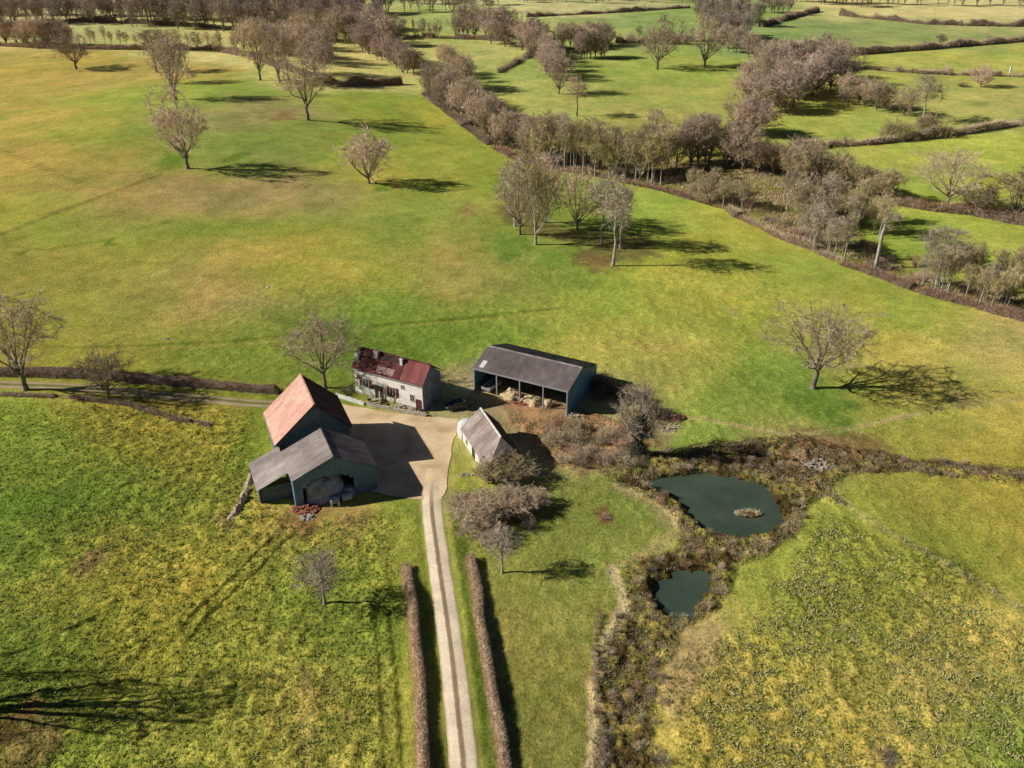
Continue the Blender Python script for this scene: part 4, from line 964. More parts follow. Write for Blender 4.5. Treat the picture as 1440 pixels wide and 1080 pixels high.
FL = GP([(-80,575),(340,590),(395,725),(555,735),(563,1180),(-160,1180)]); FR = GP([(1150,705),(1440,872),(1560,960),(1540,1180),(945,1180),(955,960),(1045,860),(1120,765)])
tussocks('grass_tussocks', FL, 3200, 'rough green and yellow tussocks of the near left field', 'tuft_green', .34, 21, .13)
tussocks('grass_tussocks', FL, 900, 'dry straw coloured tussocks scattered over the near left field', 'tuft_straw', .32, 25, .12)
tussocks('grass_tussocks', FR, 4200, 'straw coloured tussocks of the near right field', 'tuft_straw', .36, 22, .13)
tussocks('grass_tussocks', FR, 2200, 'green tussocks between the straw in the near right field', 'tuft_green', .36, 27, .12)
# trees just outside the frame at lower left whose shadows cross the field
lib('limby', *tree_mesh(640, 16, 6, fork=.2, limbs=9, sub=6, tw=5, twd=.06, trunk_r=.6), 'bark_dark', 'twig_brown', 16, 6)
for (u, v, H_, k_, w_, lb) in ((-140, 1002, 28, 'limby', 8.5, 'tall bare oak left of the frame whose shadow fans over the rough field'), (-110, 955, 15, 'limby', 2.2, 'slim bare tree left of the frame throwing one thin shadow')):
    plant(k_, 'roadside_tree', ground(u, v), H_, w_, lb)

# ------------------------------------------------------------------ buildings
def roof_slab(mb, x0, x1, yr, zr, ye, ze, t=.14):
    """one slope from ridge (yr,zr) to eave (ye,ze)"""
    n = math.hypot(ye-yr, zr-ze); ny, nz = abs(zr-ze)/n*t*(1 if ye > yr else -1), abs(ye-yr)/n*t
    mb.add([(x0,yr,zr),(x1,yr,zr),(x1,ye,ze),(x0,ye,ze),(x0,yr,zr+t),(x1,yr,zr+t),(x1,ye+ny*0,ze+nz),(x0,ye+ny*0,ze+nz)],
           [(0,1,2,3),(7,6,5,4),(0,4,5,1),(1,5,6,2),(2,6,7,3),(3,7,4,0)])
def gable_prof(yl, hl, yr_, hr_, top, drop=0):
    return [(yl, -.3), (yl, hl-drop), (0, top-drop), (yr_, hr_-drop), (yr_, -.3)]
def window(parent, x, z, w, hgt, yface, shutter=None, sign=-1, arch=False):
    """on a wall facing sign*Y"""
    f = MB(); y0 = yface; y1 = yface+sign*.06; lo, hi = min(y0, y1), max(y0, y1)
    f.box(x-w/2-.09, x-w/2, lo, hi, z, z+hgt); f.box(x+w/2, x+w/2+.09, lo, hi, z, z+hgt)
    f.box(x-w/2-.09, x+w/2+.09, lo, hi, z+hgt, z+hgt+.1); f.box(x-.03, x+.03, lo, hi-.01, z+.001, z+hgt-.001)
    fo = f.build('window', M['white'], parent)
    p = MB(); p.box(x-w/2, x-.03, lo+.01 if sign < 0 else lo, hi if sign < 0 else hi-.02, z, z+hgt); p.box(x+.03, x+w/2, lo+.01 if sign < 0 else lo, hi if sign < 0 else hi-.02, z, z+hgt)
    p.build('pane', M['glass'], fo)
    s = MB(); q = yface+sign*.14; s.box(x-w/2-.15, x+w/2+.15, min(y0, q), max(y0, q), z-.1, z-.002); s.build('sill', M['stone'], fo)
    if shutter:
        for k in (-1, 1):
            sh = MB(); a = x+k*(w/2+.1+w*.25); sh.box(a-w*.25, a+w*.25, lo-.02 if sign < 0 else lo, hi, z-.02, z+hgt+.02); sh.build('shutter', M[shutter], fo)
    return fo
def door(parent, x, w, hgt, yface, mat, sign=-1, z0=0.05):
    d = MB(); y1 = yface+sign*.05; lo, hi = min(yface, y1), max(yface, y1); d.box(x-w/2, x+w/2, lo, hi, z0, z0+hgt)
    do = d.build('door', M[mat], parent)
    f = MB(); y2 = yface+sign*.09; lo, hi = min(yface, y2), max(yface, y2)
    f.box(x-w/2-.1, x-w/2, lo, hi, z0, z0+hgt); f.box(x+w/2, x+w/2+.1, lo, hi, z0, z0+hgt); f.box(x-w/2-.1, x+w/2+.1, lo, hi, z0+hgt, z0+hgt+.12)
    f.build('door_frame', M['wood_dark'], do)
    k = MB(); yk = yface+sign*.1; k.box(x+w/2-.16, x+w/2-.1, min(yface, yk), max(yface, yk), z0+1.0, z0+1.12); k.build('handle', M['steel'], do)
    return do

# --- big barn: local x = ridge (away from lane), +y sunlit west slope
def barn():
    L, WL, WR, hl, hr_, top = 10.8, 6.75, 5.52, 4.85, 5.5, 10.7
    e = empty('barn', (-32.62, 123.28, 0), 1.97, 'tall barn with an orange tiled roof sunlit on its left slope', 'barn')
    w = MB(); i = .35; w.prismx(gable_prof(WL-i, hl, -(WR-i), hr_, top, .16), -L/2+i, L/2-i); w.build('wall', M['blockwork'], e)
    for (ye, ze, m_) in ((WL, hl, 'roof_terracotta'), (-WR, hr_, 'roof_barn_shade')):
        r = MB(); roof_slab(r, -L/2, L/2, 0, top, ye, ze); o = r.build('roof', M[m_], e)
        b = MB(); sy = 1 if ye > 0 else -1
        for x in (-L/2-.045, L/2+.005):
            b = MB(); b.add([(x,0,top-.16),(x+.04,0,top-.16),(x+.04,ye,ze-.16),(x,ye,ze-.16),(x,0,top+.1),(x+.04,0,top+.1),(x+.04,ye,ze+.1),(x,ye,ze+.1)],
                  [(0,1,2,3),(7,6,5,4),(0,4,5,1),(1,5,6,2),(2,6,7,3),(3,7,4,0)])
            b.build('bargeboard', M['wood_dark'], o)
        gt = MB(); gt.tube([(-L/2, ye+sy*.07, ze+.02), (L/2, ye+sy*.07, ze+.02)], .07, 6, cap=True); gt.build('gutter', M['steel'], o)
    c = MB(); c.prismx([(-.22, top+.02), (-.12, top+.2), (.12, top+.2), (.22, top+.02)], -L/2, L/2); c.build('ridge_cap', M['roof_terracotta'], e)
    door(e, -1.5, 3.2, 3.6, -(WR-i), 'wood_dark'); window(e, 2.6, 2.0, .8, .9, -(WR-i))
barn()
def shed():
    L, WL, WR, hl, hr_, top = 8.6, 6.4, 6.44, 4.8, 4.0, 7.5
    e = empty('hay_shed', (-27.9, 112.6, 0), 1.975, 'grey roofed hay shed with an open front in front of the tall barn', 'shed')
    x0, x1 = -L/2, L/2
    w = MB()
    w.prismx(gable_prof(WL-.2, hl, -(WR-.2), hr_, top, .16), x1-.4, x1-.2)
    w.box(x0+.3, x1-.4, WL-.4, WL-.2, -.3, hl-.25); w.box(x0+.3, x1-.4, -(WR-.2), -(WR-.4), -.3, hr_-.25); w.build('wall', M['cladding_blue'], e)
    # gable front with a wide opening
    g = MB(); xf, xb = x0+.15, x0+.3; yl, yr_ = WL-.2, -(WR-.2)
    ol, orr, oh = 4.9, -2.7, 4.45
    def topz(y): return (top-(top-hl)*y/WL if y > 0 else top-(top-hr_)*(-y)/WR)-.18
    def strip(ya, yb, za, zb_a, zb_b):
        g.prismx([(ya, za), (ya, zb_a), (yb, zb_b), (yb, za)], xf, xb)
    strip(yl, ol, -.3, topz(yl), topz(ol))
    # stepped arch over the opening
    ys = np.linspace(ol, orr, 13)
    for a, b in zip(ys[:-1], ys[1:]):
        m_ = (a+b)/2; c_ = (ol+orr)/2; k = abs(m_-c_)/((ol-orr)/2); z = 2.3+(oh-2.3)*math.sqrt(max(0, 1-k**2.2))
        if a > 0 > b:
            strip(a, 0, z, topz(a), topz(0)); strip(0, b, z, topz(0), topz(b))
        else: strip(a, b, z, topz(a), topz(b))
    strip(orr, yr_, -.3, topz(orr), topz(yr_)); g.build('gable_cladding', M['cladding_front'], e)
    for nm, ye, ze, m_ in (('roof', WL, hl, 'roof_fibre'), ('roof', -WR, hr_, 'roof_fibre_shade')):
        r = MB(); roof_slab(r, x0, x1, 0, top, ye, ze, .1); o = r.build(nm, M[m_], e)
    c = MB(); c.prismx([(-.2, top+.02), (-.1, top+.16), (.1, top+.16), (.2, top+.02)], x0, x1); c.build('ridge_cap', M['roof_fibre'], e)
    # lean-to on the west side
    l = MB(); roof_slab(l, x0+2.7, x1+2.0, WL-.05, hl-.12, WL+4.8, 2.7, .09); o = l.build('lean_to_roof', M['roof_fibre'], e)
    p = MB()
    for x in (x0+3.0, (x0+x1)/2+1.6, x1+1.6): p.box(x-.1, x+.1, WL+4.2, WL+4.4, -.3, 2.78)
    p.build('post', M['wood_dark'], e)
    lw = MB(); lw.box(x0+3.2, x0+3.35, WL-.19, WL+4.15, -.3, 2.7); lw.box(x0+3.2, x1+1.7, WL+4.42, WL+4.5, -.3, 2.66); lw.build('lean_to_wall', M['blockwork'], e)
    return e
sh = shed()
SHU, SHV = (math.cos(1.975), math.sin(1.975)), (-math.sin(1.975), math.cos(1.975))
def shw(x, y): return (-27.9+SHU[0]*x+SHV[0]*y, 112.6+SHU[1]*x+SHV[1]*y)
# tarpaulin-covered hay inside, wrapped bales, trestles, bricks
def lump_dome(name, loc, sx, sy, sz, mat, label, cat, rz=0, seed=0, amp=.18, pw=.6, zoff=0):
    mb = MB(); na, nb = 22, 9; vs = []
    for j in range(nb+1):
        ph = j/nb*math.pi/2
        for i in range(na):
            th = 2*math.pi*i/na; c, s_ = math.cos(th), math.sin(th)
            k = 1+(float(vnoise(c*2+seed, s_*2+j*.4, .6, seed))-.5)*amp*2
            vs.append((math.copysign(abs(c)**pw, c)*sx*math.cos(ph)**.6*k, math.copysign(abs(s_)**pw, s_)*sy*math.cos(ph)**.6*k, sz*math.sin(ph)*k))
    fs = [(j*na+i, j*na+(i+1) % na, (j+1)*na+(i+1) % na, (j+1)*na+i) for j in range(nb) for i in range(na)]
    mb.add(vs, fs); o = mb.build(name, M[mat], smooth=True); x, y = loc; o.location = (x, y, hz(x, y)-.05+zoff); o.rotation_euler = (0, 0, rz)
    return tag(o, label, cat)
lump_dome('covered_haystack', shw(-2.7, 1.7), 2.1, 3.1, 3.9, 'tarp', 'haystack under a grey tarpaulin filling the open front of the hay shed', 'haystack', 1.975, 3)
lump_dome('straw_heap', shw(-3.6, -1.6), 1.2, 1.2, 1.6, 'tarp', 'lower grey covered heap at the right of the open hay shed', 'heap', 1.975, 5)
def wrapped_bale(loc, rz, label):
    e = empty('wrapped_bale', (loc[0], loc[1], hz(*loc)), rz, label, 'bale'); mb = MB()
    r = .62; L = 1.5; pts = []; k = 18
    prof = [(-L/2, 0), (-L/2, r*.85), (-L/2+.1, r), (L/2-.1, r), (L/2, r*.85), (L/2, 0)]
    vs = []; 
    for x, rr in prof:
        for i in range(k): vs.append((x, rr*math.cos(6.2832*i/k), rr+(r-rr)+rr*math.sin(6.2832*i/k)))
    fs = [(j*k+i, j*k+(i+1) % k, (j+1)*k+(i+1) % k, (j+1)*k+i) for j in range(len(prof)-1) for i in range(k)]
    mb.add(vs, fs); mb.build('wrap', M['wrap'], e, True)
    t = MB()
    for x in (-.4, 0, .4): t.tube([(x, (r+.008)*math.cos(a_), r+(r+.008)*math.sin(a_)) for a_ in np.linspace(0, 6.2832, 19)], .012, 4)
    t.build('binding', M['rubber'], e)
M['wrap'] = plain('pale blue wrap film', (.45,.52,.58), .3, spec=.5)
wrapped_bale(shw(-5.1, -1.2), 1.975+1.57, 'pale blue plastic wrapped bale at the mouth of the hay shed')
wrapped_bale(shw(-5.2, .7), 1.975+1.5, 'second wrapped bale left of the one at the shed mouth')
for k, (u, v, hh_, lb) in enumerate(((467,713,1.1,'taller white marker post before the hay shed'), (477,712,.8,'shorter white marker post right of its taller twin'))):
    x, y = ground(u, v); e = empty('marker_post', (x, y, hz(x, y)), .1*k, lb, 'post'); m_ = MB()
    m_.box(-.11, .11, -.11, .11, -.2, hh_); m_.build('post_shaft', M['white'], e); m_ = MB()
    m_.add([(-.13,-.13,hh_+.002),(.13,-.13,hh_+.002),(.13,.13,hh_+.002),(-.13,.13,hh_+.002),(0,0,hh_+.14)], [(3,2,1,0),(0,1,4),(1,2,4),(2,3,4),(3,0,4)]); m_.build('post_cap', M['white'], e)
def pile(name, loc, rad, n, mat, label, cat, size=(.2, .5), hgt=.5, seed=1, plank=False):
    g = np.random.RandomState(seed); mb = MB()
    for i in range(n):
        r = rad*math.sqrt(g.rand()); a = g.rand()*6.28; x, y = r*math.cos(a), r*.7*math.sin(a); s = g.uniform(*size); z = hgt*(1-(r/rad)**1.2)*g.uniform(.2, 1)
        l_, w_, t_ = (s*2.4, s*.3, s*.12) if plank else (s, s*g.uniform(.5, .9), s*g.uniform(.35, .7)); c, s_ = math.cos(a*3), math.sin(a*3); tl = g.uniform(-.3, .3)
        vs = [(x+c*p*l_/2-s_*q*w_/2, y+s_*p*l_/2+c*q*w_/2, z+o_*t_+p*tl*l_/2) for o_ in (0, 1) for p, q in ((-1,-1),(1,-1),(1,1),(-1,1))]
        vs = [(a_+g.normal()*.03*s, b_+g.normal()*.03*s, c_) for a_, b_, c_ in vs]
        mb.add(vs, [(3,2,1,0),(4,5,6,7),(0,1,5,4),(1,2,6,5),(2,3,7,6),(3,0,4,7)])
    o = mb.build(name, M[mat]); o.location = (loc[0], loc[1], hz(*loc)-.05); return tag(o, label, cat)
pile('brick_pile', ground(430, 716), 2.0, 150, 'brick', 'low heap of broken red bricks before the hay shed', 'rubble', hgt=.5)
pile('rubble_pile', ground(432, 729), 1.1, 50, 'stone', 'small heap of pale stones in front of the red bricks', 'rubble', hgt=.3, seed=2)
pile('plank_pile', ground(940, 602), 2.4, 70, 'wood_pale', 'scattered pale boards right of the ivy clad tree', 'boards', hgt=.5, seed=3, plank=True)
pile('rubble_pile', ground(950, 588), 1.8, 80, 'brick', 'heap of reddish rubble in the grass beyond the ivy clad tree', 'rubble', hgt=.5, seed=4)
pile('rubble_pile', ground(905, 612), 1.3, 60, 'stone', 'heap of pale stones at the foot of the ivy clad tree', 'rubble', hgt=.4, seed=6)
pile('plank_pile', ground(1060, 644), 2.2, 30, 'wood_pale', 'pale planks lying on the shaded pond bank', 'boards', hgt=.25, seed=7, plank=True)
pile('rubble_pile', ground(1150, 655), 2.6, 110, 'stone', 'pale stones strewn where the ditch meets the pond', 'rubble', hgt=.35, seed=8)
pile('brick_pile', ground(735, 566), 1.7, 70, 'brick', 'reddish debris on the ground before the hangar bays', 'rubble', hgt=.3, seed=9)
pile('plank_pile', ground(605, 585), 1.0, 18, 'wood_pale', 'few pale boards at the corner of the farmhouse terrace', 'boards', hgt=.3, seed=10, plank=True)
pile('rubble_pile', ground(806, 584), 1.6, 60, 'stone', 'pale rubble at the blue corner of the hangar', 'rubble', hgt=.5, seed=12)

# earth bank left of the shed
def bank():
    P = GP([(354,668),(346,690),(340,708),(330,722),(318,738)]); g = np.random.RandomState(2); mb = MB(); o = P[2]; na = 8
    vs = []; n = 26; P = np.array(P); s = np.linspace(0, 1, len(P)); t = np.linspace(0, 1, n)
    cx = np.interp(t, s, P[:, 0]); cy = np.interp(t, s, P[:, 1])
    for i in range(n):
        hh_ = 1.1*math.sin(math.pi*min(1, max(.12, t[i]*1.1)))**.4*(1+g.normal()*.25)*.8
        for j in range(na):
            th = math.pi*j/(na-1); vs.append((cx[i]+math.cos(th)*.5*(1+g.normal()*.3)-o[0], cy[i]+g.normal()*.08-o[1], math.sin(th)*hh_-.1))
    mb.add(vs, [(i*na+j, i*na+j+1, (i+1)*na+j+1, (i+1)*na+j) for i in range(n-1) for j in range(na-1)])
    ob = mb.build('earth_bank', M['earth']); ob.location = (o[0], o[1], 0); tag(ob, 'pale ridge of dumped earth and straw left of the hay shed', 'earth bank')
bank()

# --- farmhouse: local -y is the front
def house():
    L, WF, WB, hf, hb, top = 15.3, 2.75, 3.5, 5.2, 5.5, 8.1
    e = empty('farmhouse', (-20.8, 139.9, 0), -.48, 'long cream farmhouse with a worn dark red roof', 'house')
    i = .25; x0, x1 = -L/2, L/2
    w = MB(); w.prismx([(-(WF-i), -.3), (-(WF-i), hf-.12), (WB-i, hb-.12), (WB-i, -.3)], x0+i, x1-.5); w.build('wall', M['plaster'], e)
    g = MB(); g.prismx([(-(WF-i)-.003, -.3), (-(WF-i)-.003, hf-.16), (0, top-.16), (WB-i, hb-.16), (WB-i, -.3)], x1-.498, x1-.25); g.build('gable', M['gable_shade'], e)
    g = MB(); g.prismx([(-(WF-i), hf-.118), (0, top-.16), (WB-i, hb-.118)], x0+i, x0+i+.25); g.build('gable', M['plaster'], e)
    r = MB(); roof_slab(r, x0, x1, 0, top, -WF-.1, hf-.05, .12); ro = r.build('roof', M['roof_house'], e)
    r = MB(); roof_slab(r, x0, x1, 0, top, WB+.1, hb-.05, .12); r.build('roof', M['roof_house'], e)
    c = MB(); c.prismx([(-.18, top+.02), (-.1, top+.18), (.1, top+.18), (.18, top+.02)], x0, x1); c.build('ridge_cap', M['roof_house'], ro)
    # repaired bright red patch and pale patch of newer tiles on the front slope
    def patch(xa, xb, ta, tb, mat, nm='tile_patch'):
        mb = MB(); s_ = (top-hf+.05)/(WF+.1)
        ya, yb = -ta*(WF+.1), -tb*(WF+.1); za, zb_ = top-ta*(top-hf+.05)+.135, top-tb*(top-hf+.05)+.135
        mb.add([(xa,ya,za),(xb,ya,za),(xb,yb,zb_),(xa,yb,zb_),(xa,ya,za+.02),(xb,ya,za+.02),(xb,yb,zb_+.02),(xa,yb,zb_+.02)], [(3,2,1,0),(4,5,6,7),(0,1,5,4),(1,2,6,5),(2,3,7,6),(3,0,4,7)]); mb.build(nm, M[mat], ro)
    patch(2.7, 7.55, .03, .98, 'roof_red'); patch(-2.5, 1.2, .62, .92, 'roof_pink'); patch(-5.0, -3.3, .05, .45, 'roof_dark'); patch(-2.9, 2.4, .04, .3, 'roof_dark')
    def chim(x, y, w_, d_, z0, z1, mat):
        c = MB(); c.box(x-w_/2, x+w_/2, y-d_/2, y+d_/2, z0, z1); c.box(x-w_/2-.06, x+w_/2+.06, y-d_/2-.06, y+d_/2+.06, z1+.002, z1+.12); co = c.build('chimney', M[mat], ro)
        p = MB(); p.tube([(x, y, z1+.12), (x, y, z1+.5)], .12, 8, cap=True); p.build('chimney_pot', M['brick'], co)
    chim(-3.4, -.6, .8, .7, 6.6, 8.5, 'pinkstone'); chim(2.0, -.75, .5, .5, 6.6, 8.3, 'lime'); chim(-7.1, -1.3, .6, .8, 5.6, 7.8, 'lime')
    yf = -(WF-i)
    window(e, -4.9, 1.9, 1.2, 1.6, yf, 'maroon'); window(e, .9, 1.4, 1.1, 1.8, yf, 'maroon'); window(e, 5.0, 1.6, .8, 1.2, yf); window(e, 3.1, 3.6, .6, .6, yf); window(e, -6.4, 3.2, .6, .7, yf)
    door(e, -2.1, 1.5, 2.5, yf, 'wood_dark'); door(e, 6.3, .9, 2.0, yf, 'maroon')
    # porch slab over the door, with posts
    p = MB(); p.box(-3.2, -.9, yf-1.5, yf-.1, 2.75, 2.87); po = p.build('porch_roof', M['roof_dark'], e)
    for x in (-3.05, -1.05):
        q = MB(); q.box(x-.07, x+.07, yf-1.42, yf-1.28, 0, 2.748); q.build('post', M['lime'], po)
    # wall base plinth
    q = MB(); q.box(x0+i+.3, x1-.6, yf-.05, yf-.002, -.2, .45); q.build('plinth', M['stone'], e)
    # eave gutter + downpipe
    gt = MB(); gt.tube([(x0, -WF-.17, hf-.02), (x1, -WF-.17, hf-.02)], .06, 6, cap=True); gt.tube([(x1-.35, -WF-.1, hf-.1), (x1-.35, yf-.06, hf-.5), (x1-.35, yf-.06, .1)], .04, 6); gt.build('gutter', M['steel'], e)
    # rear lean-to on the gable
    return e
M['roof_red'] = sheet('newer red roof sheets', (.17,.045,.04), (.27,.085,.075), (.36,.14,.12), pitch=.3, stain=.3, courses=.25, amp=.02)
M['roof_pink'] = sheet('pale lichened tiles', (.34,.15,.14), (.50,.30,.27), (.62,.45,.40), pitch=.3, stain=.9, courses=.25, amp=.02)
M['roof_dark'] = sheet('mossy dark tiles', (.012,.008,.008), (.035,.02,.018), (.09,.05,.04), pitch=.3, stain=.9, courses=.25, amp=.02)
M['pinkstone'] = mottled('pale pink render', (.50,.36,.32), (.70,.58,.54), 1.5)
house()
# garden wall and terrace clutter in front of the house
def low_wall(name, pts, hh_, th_, mat, label, cat='wall'):
    P = np.array(GP(pts)); o = P[0]; g = np.random.RandomState(len(pts)); mb = MB()
    for a, b in zip(P[:-1], P[1:]):
        d = b-a; L = np.hypot(*d); d /= L; n_ = np.array([-d[1], d[0]])*th_/2; k = max(2, int(L/.45))
        for i in range(k):
            p = a+d*L*i/k; q = a+d*L*(i+.985)/k; z = hh_*(1+g.normal()*.05); j = n_*(1+g.normal()*.08)
            vs = [(*(w_-o), zz) for zz in (-.2, z) for w_ in (p-j, q-j, q+j, p+j)]; mb.add(vs, [(3,2,1,0),(4,5,6,7),(0,1,5,4),(1,2,6,5),(2,3,7,6),(3,0,4,7)])
    ob = mb.build(name, M[mat]); ob.location = (o[0], o[1], hz(*o)); return tag(ob, label, cat)
low_wall('garden_wall', [(473,558),(490,563),(512,570)], .7, .35, 'lime', 'low whitish garden wall left of the farmhouse')
low_wall('terrace_wall', [(516,570),(530,573),(552,577),(575,582),(600,586)], .6, .4, 'stone', 'low stone terrace wall in front of the farmhouse')
def bench_table(loc, rz, label):
    e = empty('picnic_table', (loc[0], loc[1], hz(*loc)), rz, label, 'table'); m_ = MB(); m_.box(-.9, .9, -.35, .35, .7, .76); m_.build('tabletop', M['wood_pale'], e)
    for s in (-1, 1):
        b = MB(); b.box(-.9, .9, s*.75-.13, s*.75+.13, .42, .46); b.build('bench', M['wood_pale'], e)
        l = MB(); l.box(s*.7-.05, s*.7+.05, -.8, .8, .34, .418); l.box(s*.7-.05, s*.7+.05, -.25, -.17, 0, .698); l.box(s*.7-.05, s*.7+.05, .17, .25, 0, .698); l.build('leg', M['wood_pale'], e)
bench_table(ground(530, 566), .3, 'weathered picnic table on the farmhouse terrace')
pile('firewood_pile', ground(563, 573), 1.2, 60, 'wood_pale', 'heap of pale firewood against the terrace wall', 'firewood', (.2, .4), .7, 13)
pile('stone_heap', ground(583, 577), 1.0, 46, 'stone', 'heap of cream stones right of the firewood', 'rubble', (.2, .4), .6, 14)
def tub(loc, label, mat='lime'):
    e = empty('planter', (loc[0], loc[1], hz(*loc)), 0, label, 'planter'); m_ = MB(); k = 12
    m_.tube([(0,0,0),(0,0,.45),(0,0,.5)], [.26,.36,.38], k, cap=True); m_.build('tub', M[mat], e)
    g = np.random.RandomState(1); n = 160; P = g.normal(size=(n, 3))*.14; P[:, 2] = .5; D = g.normal(size=(n, 3))*.5; D[:, 2] = 1; D /= np.linalg.norm(D, axis=1)[:, None]
    t = MB(); add_tris(t, twig_arrays(P, D, g.uniform(.2, .5, n), np.full(n, .05), g)); t.build('plant', M['ivy'], e)
for k_, (u, v, lb) in enumerate(((519,566,'white tub planter at the left end of the terrace'), (546,573,'white tub planter in the middle of the terrace'), (593,581,'white tub planter at the right end of the terrace'))): tub(ground(u, v), lb)

# --- hangar: local -y is the open front
def hangar():
    L, WF, WB, hf, hb, top = 18.9, 6.0, 7.4, 4.9, 3.9, 6.7
    e = empty('hangar', (4.0, 142.4, 0), -.475, 'long open fronted hangar with a weathered brown sheet roof and blue end', 'barn')
    x0, x1 = -L/2, L/2
    w = MB(); w.prismx([(-WF+.2, -.3), (-WF+.2, hf-.14), (0, top-.14), (WB-.2, hb-.14), (WB-.2, -.3)], x1-.3, x1-.12); w.build('end_wall', M['cladding_blue'], e)
    w = MB(); w.prismx([(-WF+.2, -.3), (-WF+.2, hf-.14), (0, top-.14), (WB-.2, hb-.14), (WB-.2, -.3)], x0+.12, x0+.3); w.build('end_wall', M['cladding_blue'], e)
    w = MB(); w.box(x0+.3, x1-.3, WB-.4, WB-.2, -.3, hb-.16); w.build('back_wall', M['wood_dark'], e)
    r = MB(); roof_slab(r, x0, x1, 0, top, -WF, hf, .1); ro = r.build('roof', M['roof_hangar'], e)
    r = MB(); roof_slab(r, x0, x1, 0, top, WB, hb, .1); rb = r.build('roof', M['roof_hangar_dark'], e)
    c = MB(); c.prismx([(-.25, top), (-.1, top+.17), (.1, top+.17), (.25, top)], x0, x1); c.build('ridge_cap', M['roof_fibre'], ro)
    fa = MB(); fa.box(x0, x1, -WF-.04, -WF-.002, hf-.22, hf+.09); fa.build('fascia', M['steel'], ro)
    s_ = (top-hf)/WF
    for xa, ya in ((-8.4, -4.6),):
        p = MB(); p.add([(xa,ya-.9,top+s_*(ya-.9)+.125),(xa+.9,ya-.9,top+s_*(ya-.9)+.125),(xa+.9,ya+.9,top+s_*(ya+.9)+.125),(xa,ya+.9,top+s_*(ya+.9)+.125)], [(0,1,2,3)]); p.build('skylight', M['white'], ro)
    for i in range(5):
        x = x0+.25+(L-.5)*i/4; p = MB(); p.box(x-.1, x+.1, -WF+.1, -WF+.3, -.3, hf-.05); p.build('post', M['steel'], e)
        if 0 < i < 4: q = MB(); q.box(x-.07, x+.07, -.1, .1, -.3, top-.1); q.build('post', M['wood_dark'], e)
        t = MB(); t.add([(x-.05,-WF+.32,hf-.12),(x+.05,-WF+.32,hf-.12),(x+.05,-.1,top-.1),(x-.05,-.1,top-.1),(x-.05,-WF+.32,hf-.32),(x+.05,-WF+.32,hf-.32),(x+.05,-.1,top-.4),(x-.05,-.1,top-.4)], [(0,1,2,3),(7,6,5,4),(0,4,5,1),(1,5,6,2),(2,6,7,3),(3,7,4,0)]); t.build('rafter', M['wood_dark'], e)
hangar()
HU, HV = (math.cos(-.475), math.sin(-.475)), (-math.sin(-.475), math.cos(-.475))
def hgw(x, y): return (4.0+HU[0]*x+HV[0]*y, 142.4+HU[1]*x+HV[1]*y)
lump_dome('straw_heap', hgw(-2.2, -4.6), 2.2, 1.5, 1.5, 'straw', 'pale straw heap spilling from the second bay of the hangar', 'straw', -.475, 4, .35, .9)
lump_dome('straw_heap', hgw(2.0, -4.6), 2.0, 1.3, 1.1, 'straw', 'lower pale straw heap in the third bay of the hangar', 'straw', -.475, 9, .35, .9)
M['net'] = mottled('straw bale face', (.45,.35,.2), (.7,.57,.36), 3)
def bale(loc, rz, label, grp=None):
    e = empty('round_bale', (loc[0], loc[1], hz(*loc)), rz, label, 'bale', grp); mb = MB(); k = 18; r = .65
    vs = [(x, rr*math.cos(6.2832*i/k), r+rr*math.sin(6.2832*i/k)) for x, rr in ((-.6, .02), (-.6, r*.9), (-.54, r), (.54, r), (.6, r*.9), (.6, .02)) for i in range(k)]
    mb.add(vs, [(j*k+i, j*k+(i+1) % k, (j+1)*k+(i+1) % k, (j+1)*k+i) for j in range(5) for i in range(k)]); mb.build('bale_body', M['net'], e, True)
    t = MB(); t.tube([(0, (r+.01)*math.cos(a_), r+(r+.01)*math.sin(a_)) for a_ in np.linspace(0, 6.2832, 19)], .012, 4); t.build('binding', M['white'], e)
bale(hgw(5.0, -4.4), .4, 'round straw bale in the shadow of the right hand hangar bay')
def trailer(loc, rz):
    e = empty('farm_trailer', (loc[0], loc[1], hz(*loc)), rz, 'grey farm trailer parked in the left bay of the hangar', 'trailer')
    b = MB(); b.box(-2, 2, -.95, .95, .7, .8); b.box(-2, 2, -.95, -.88, .802, 1.25); b.box(-2, 2, .88, .95, .802, 1.25); b.box(-2, -1.93, -.878, .878, .802, 1.25); b.box(1.93, 2, -.878, .878, .802, 1.25); b.build('bed', M['steel'], e)
    d = MB(); d.tube([(2, 0, .72), (3.4, 0, .5)], .06, 6, cap=True); d.build('drawbar', M['steel'], e)
    for s in (-1, 1):
        w = MB(); w.tube([(0, s*.78, .42), (0, s*1.02, .42)], .42, 16, cap=True); wo = w.build('wheel', M['rubber'], e)
        r_ = MB(); r_.tube([(0, s*1.0, .42), (0, s*1.03, .42)], .2, 12, cap=True); r_.build('rim', M['steel'], wo)
trailer(hgw(-6.8, -3.6), -.475+1.45)

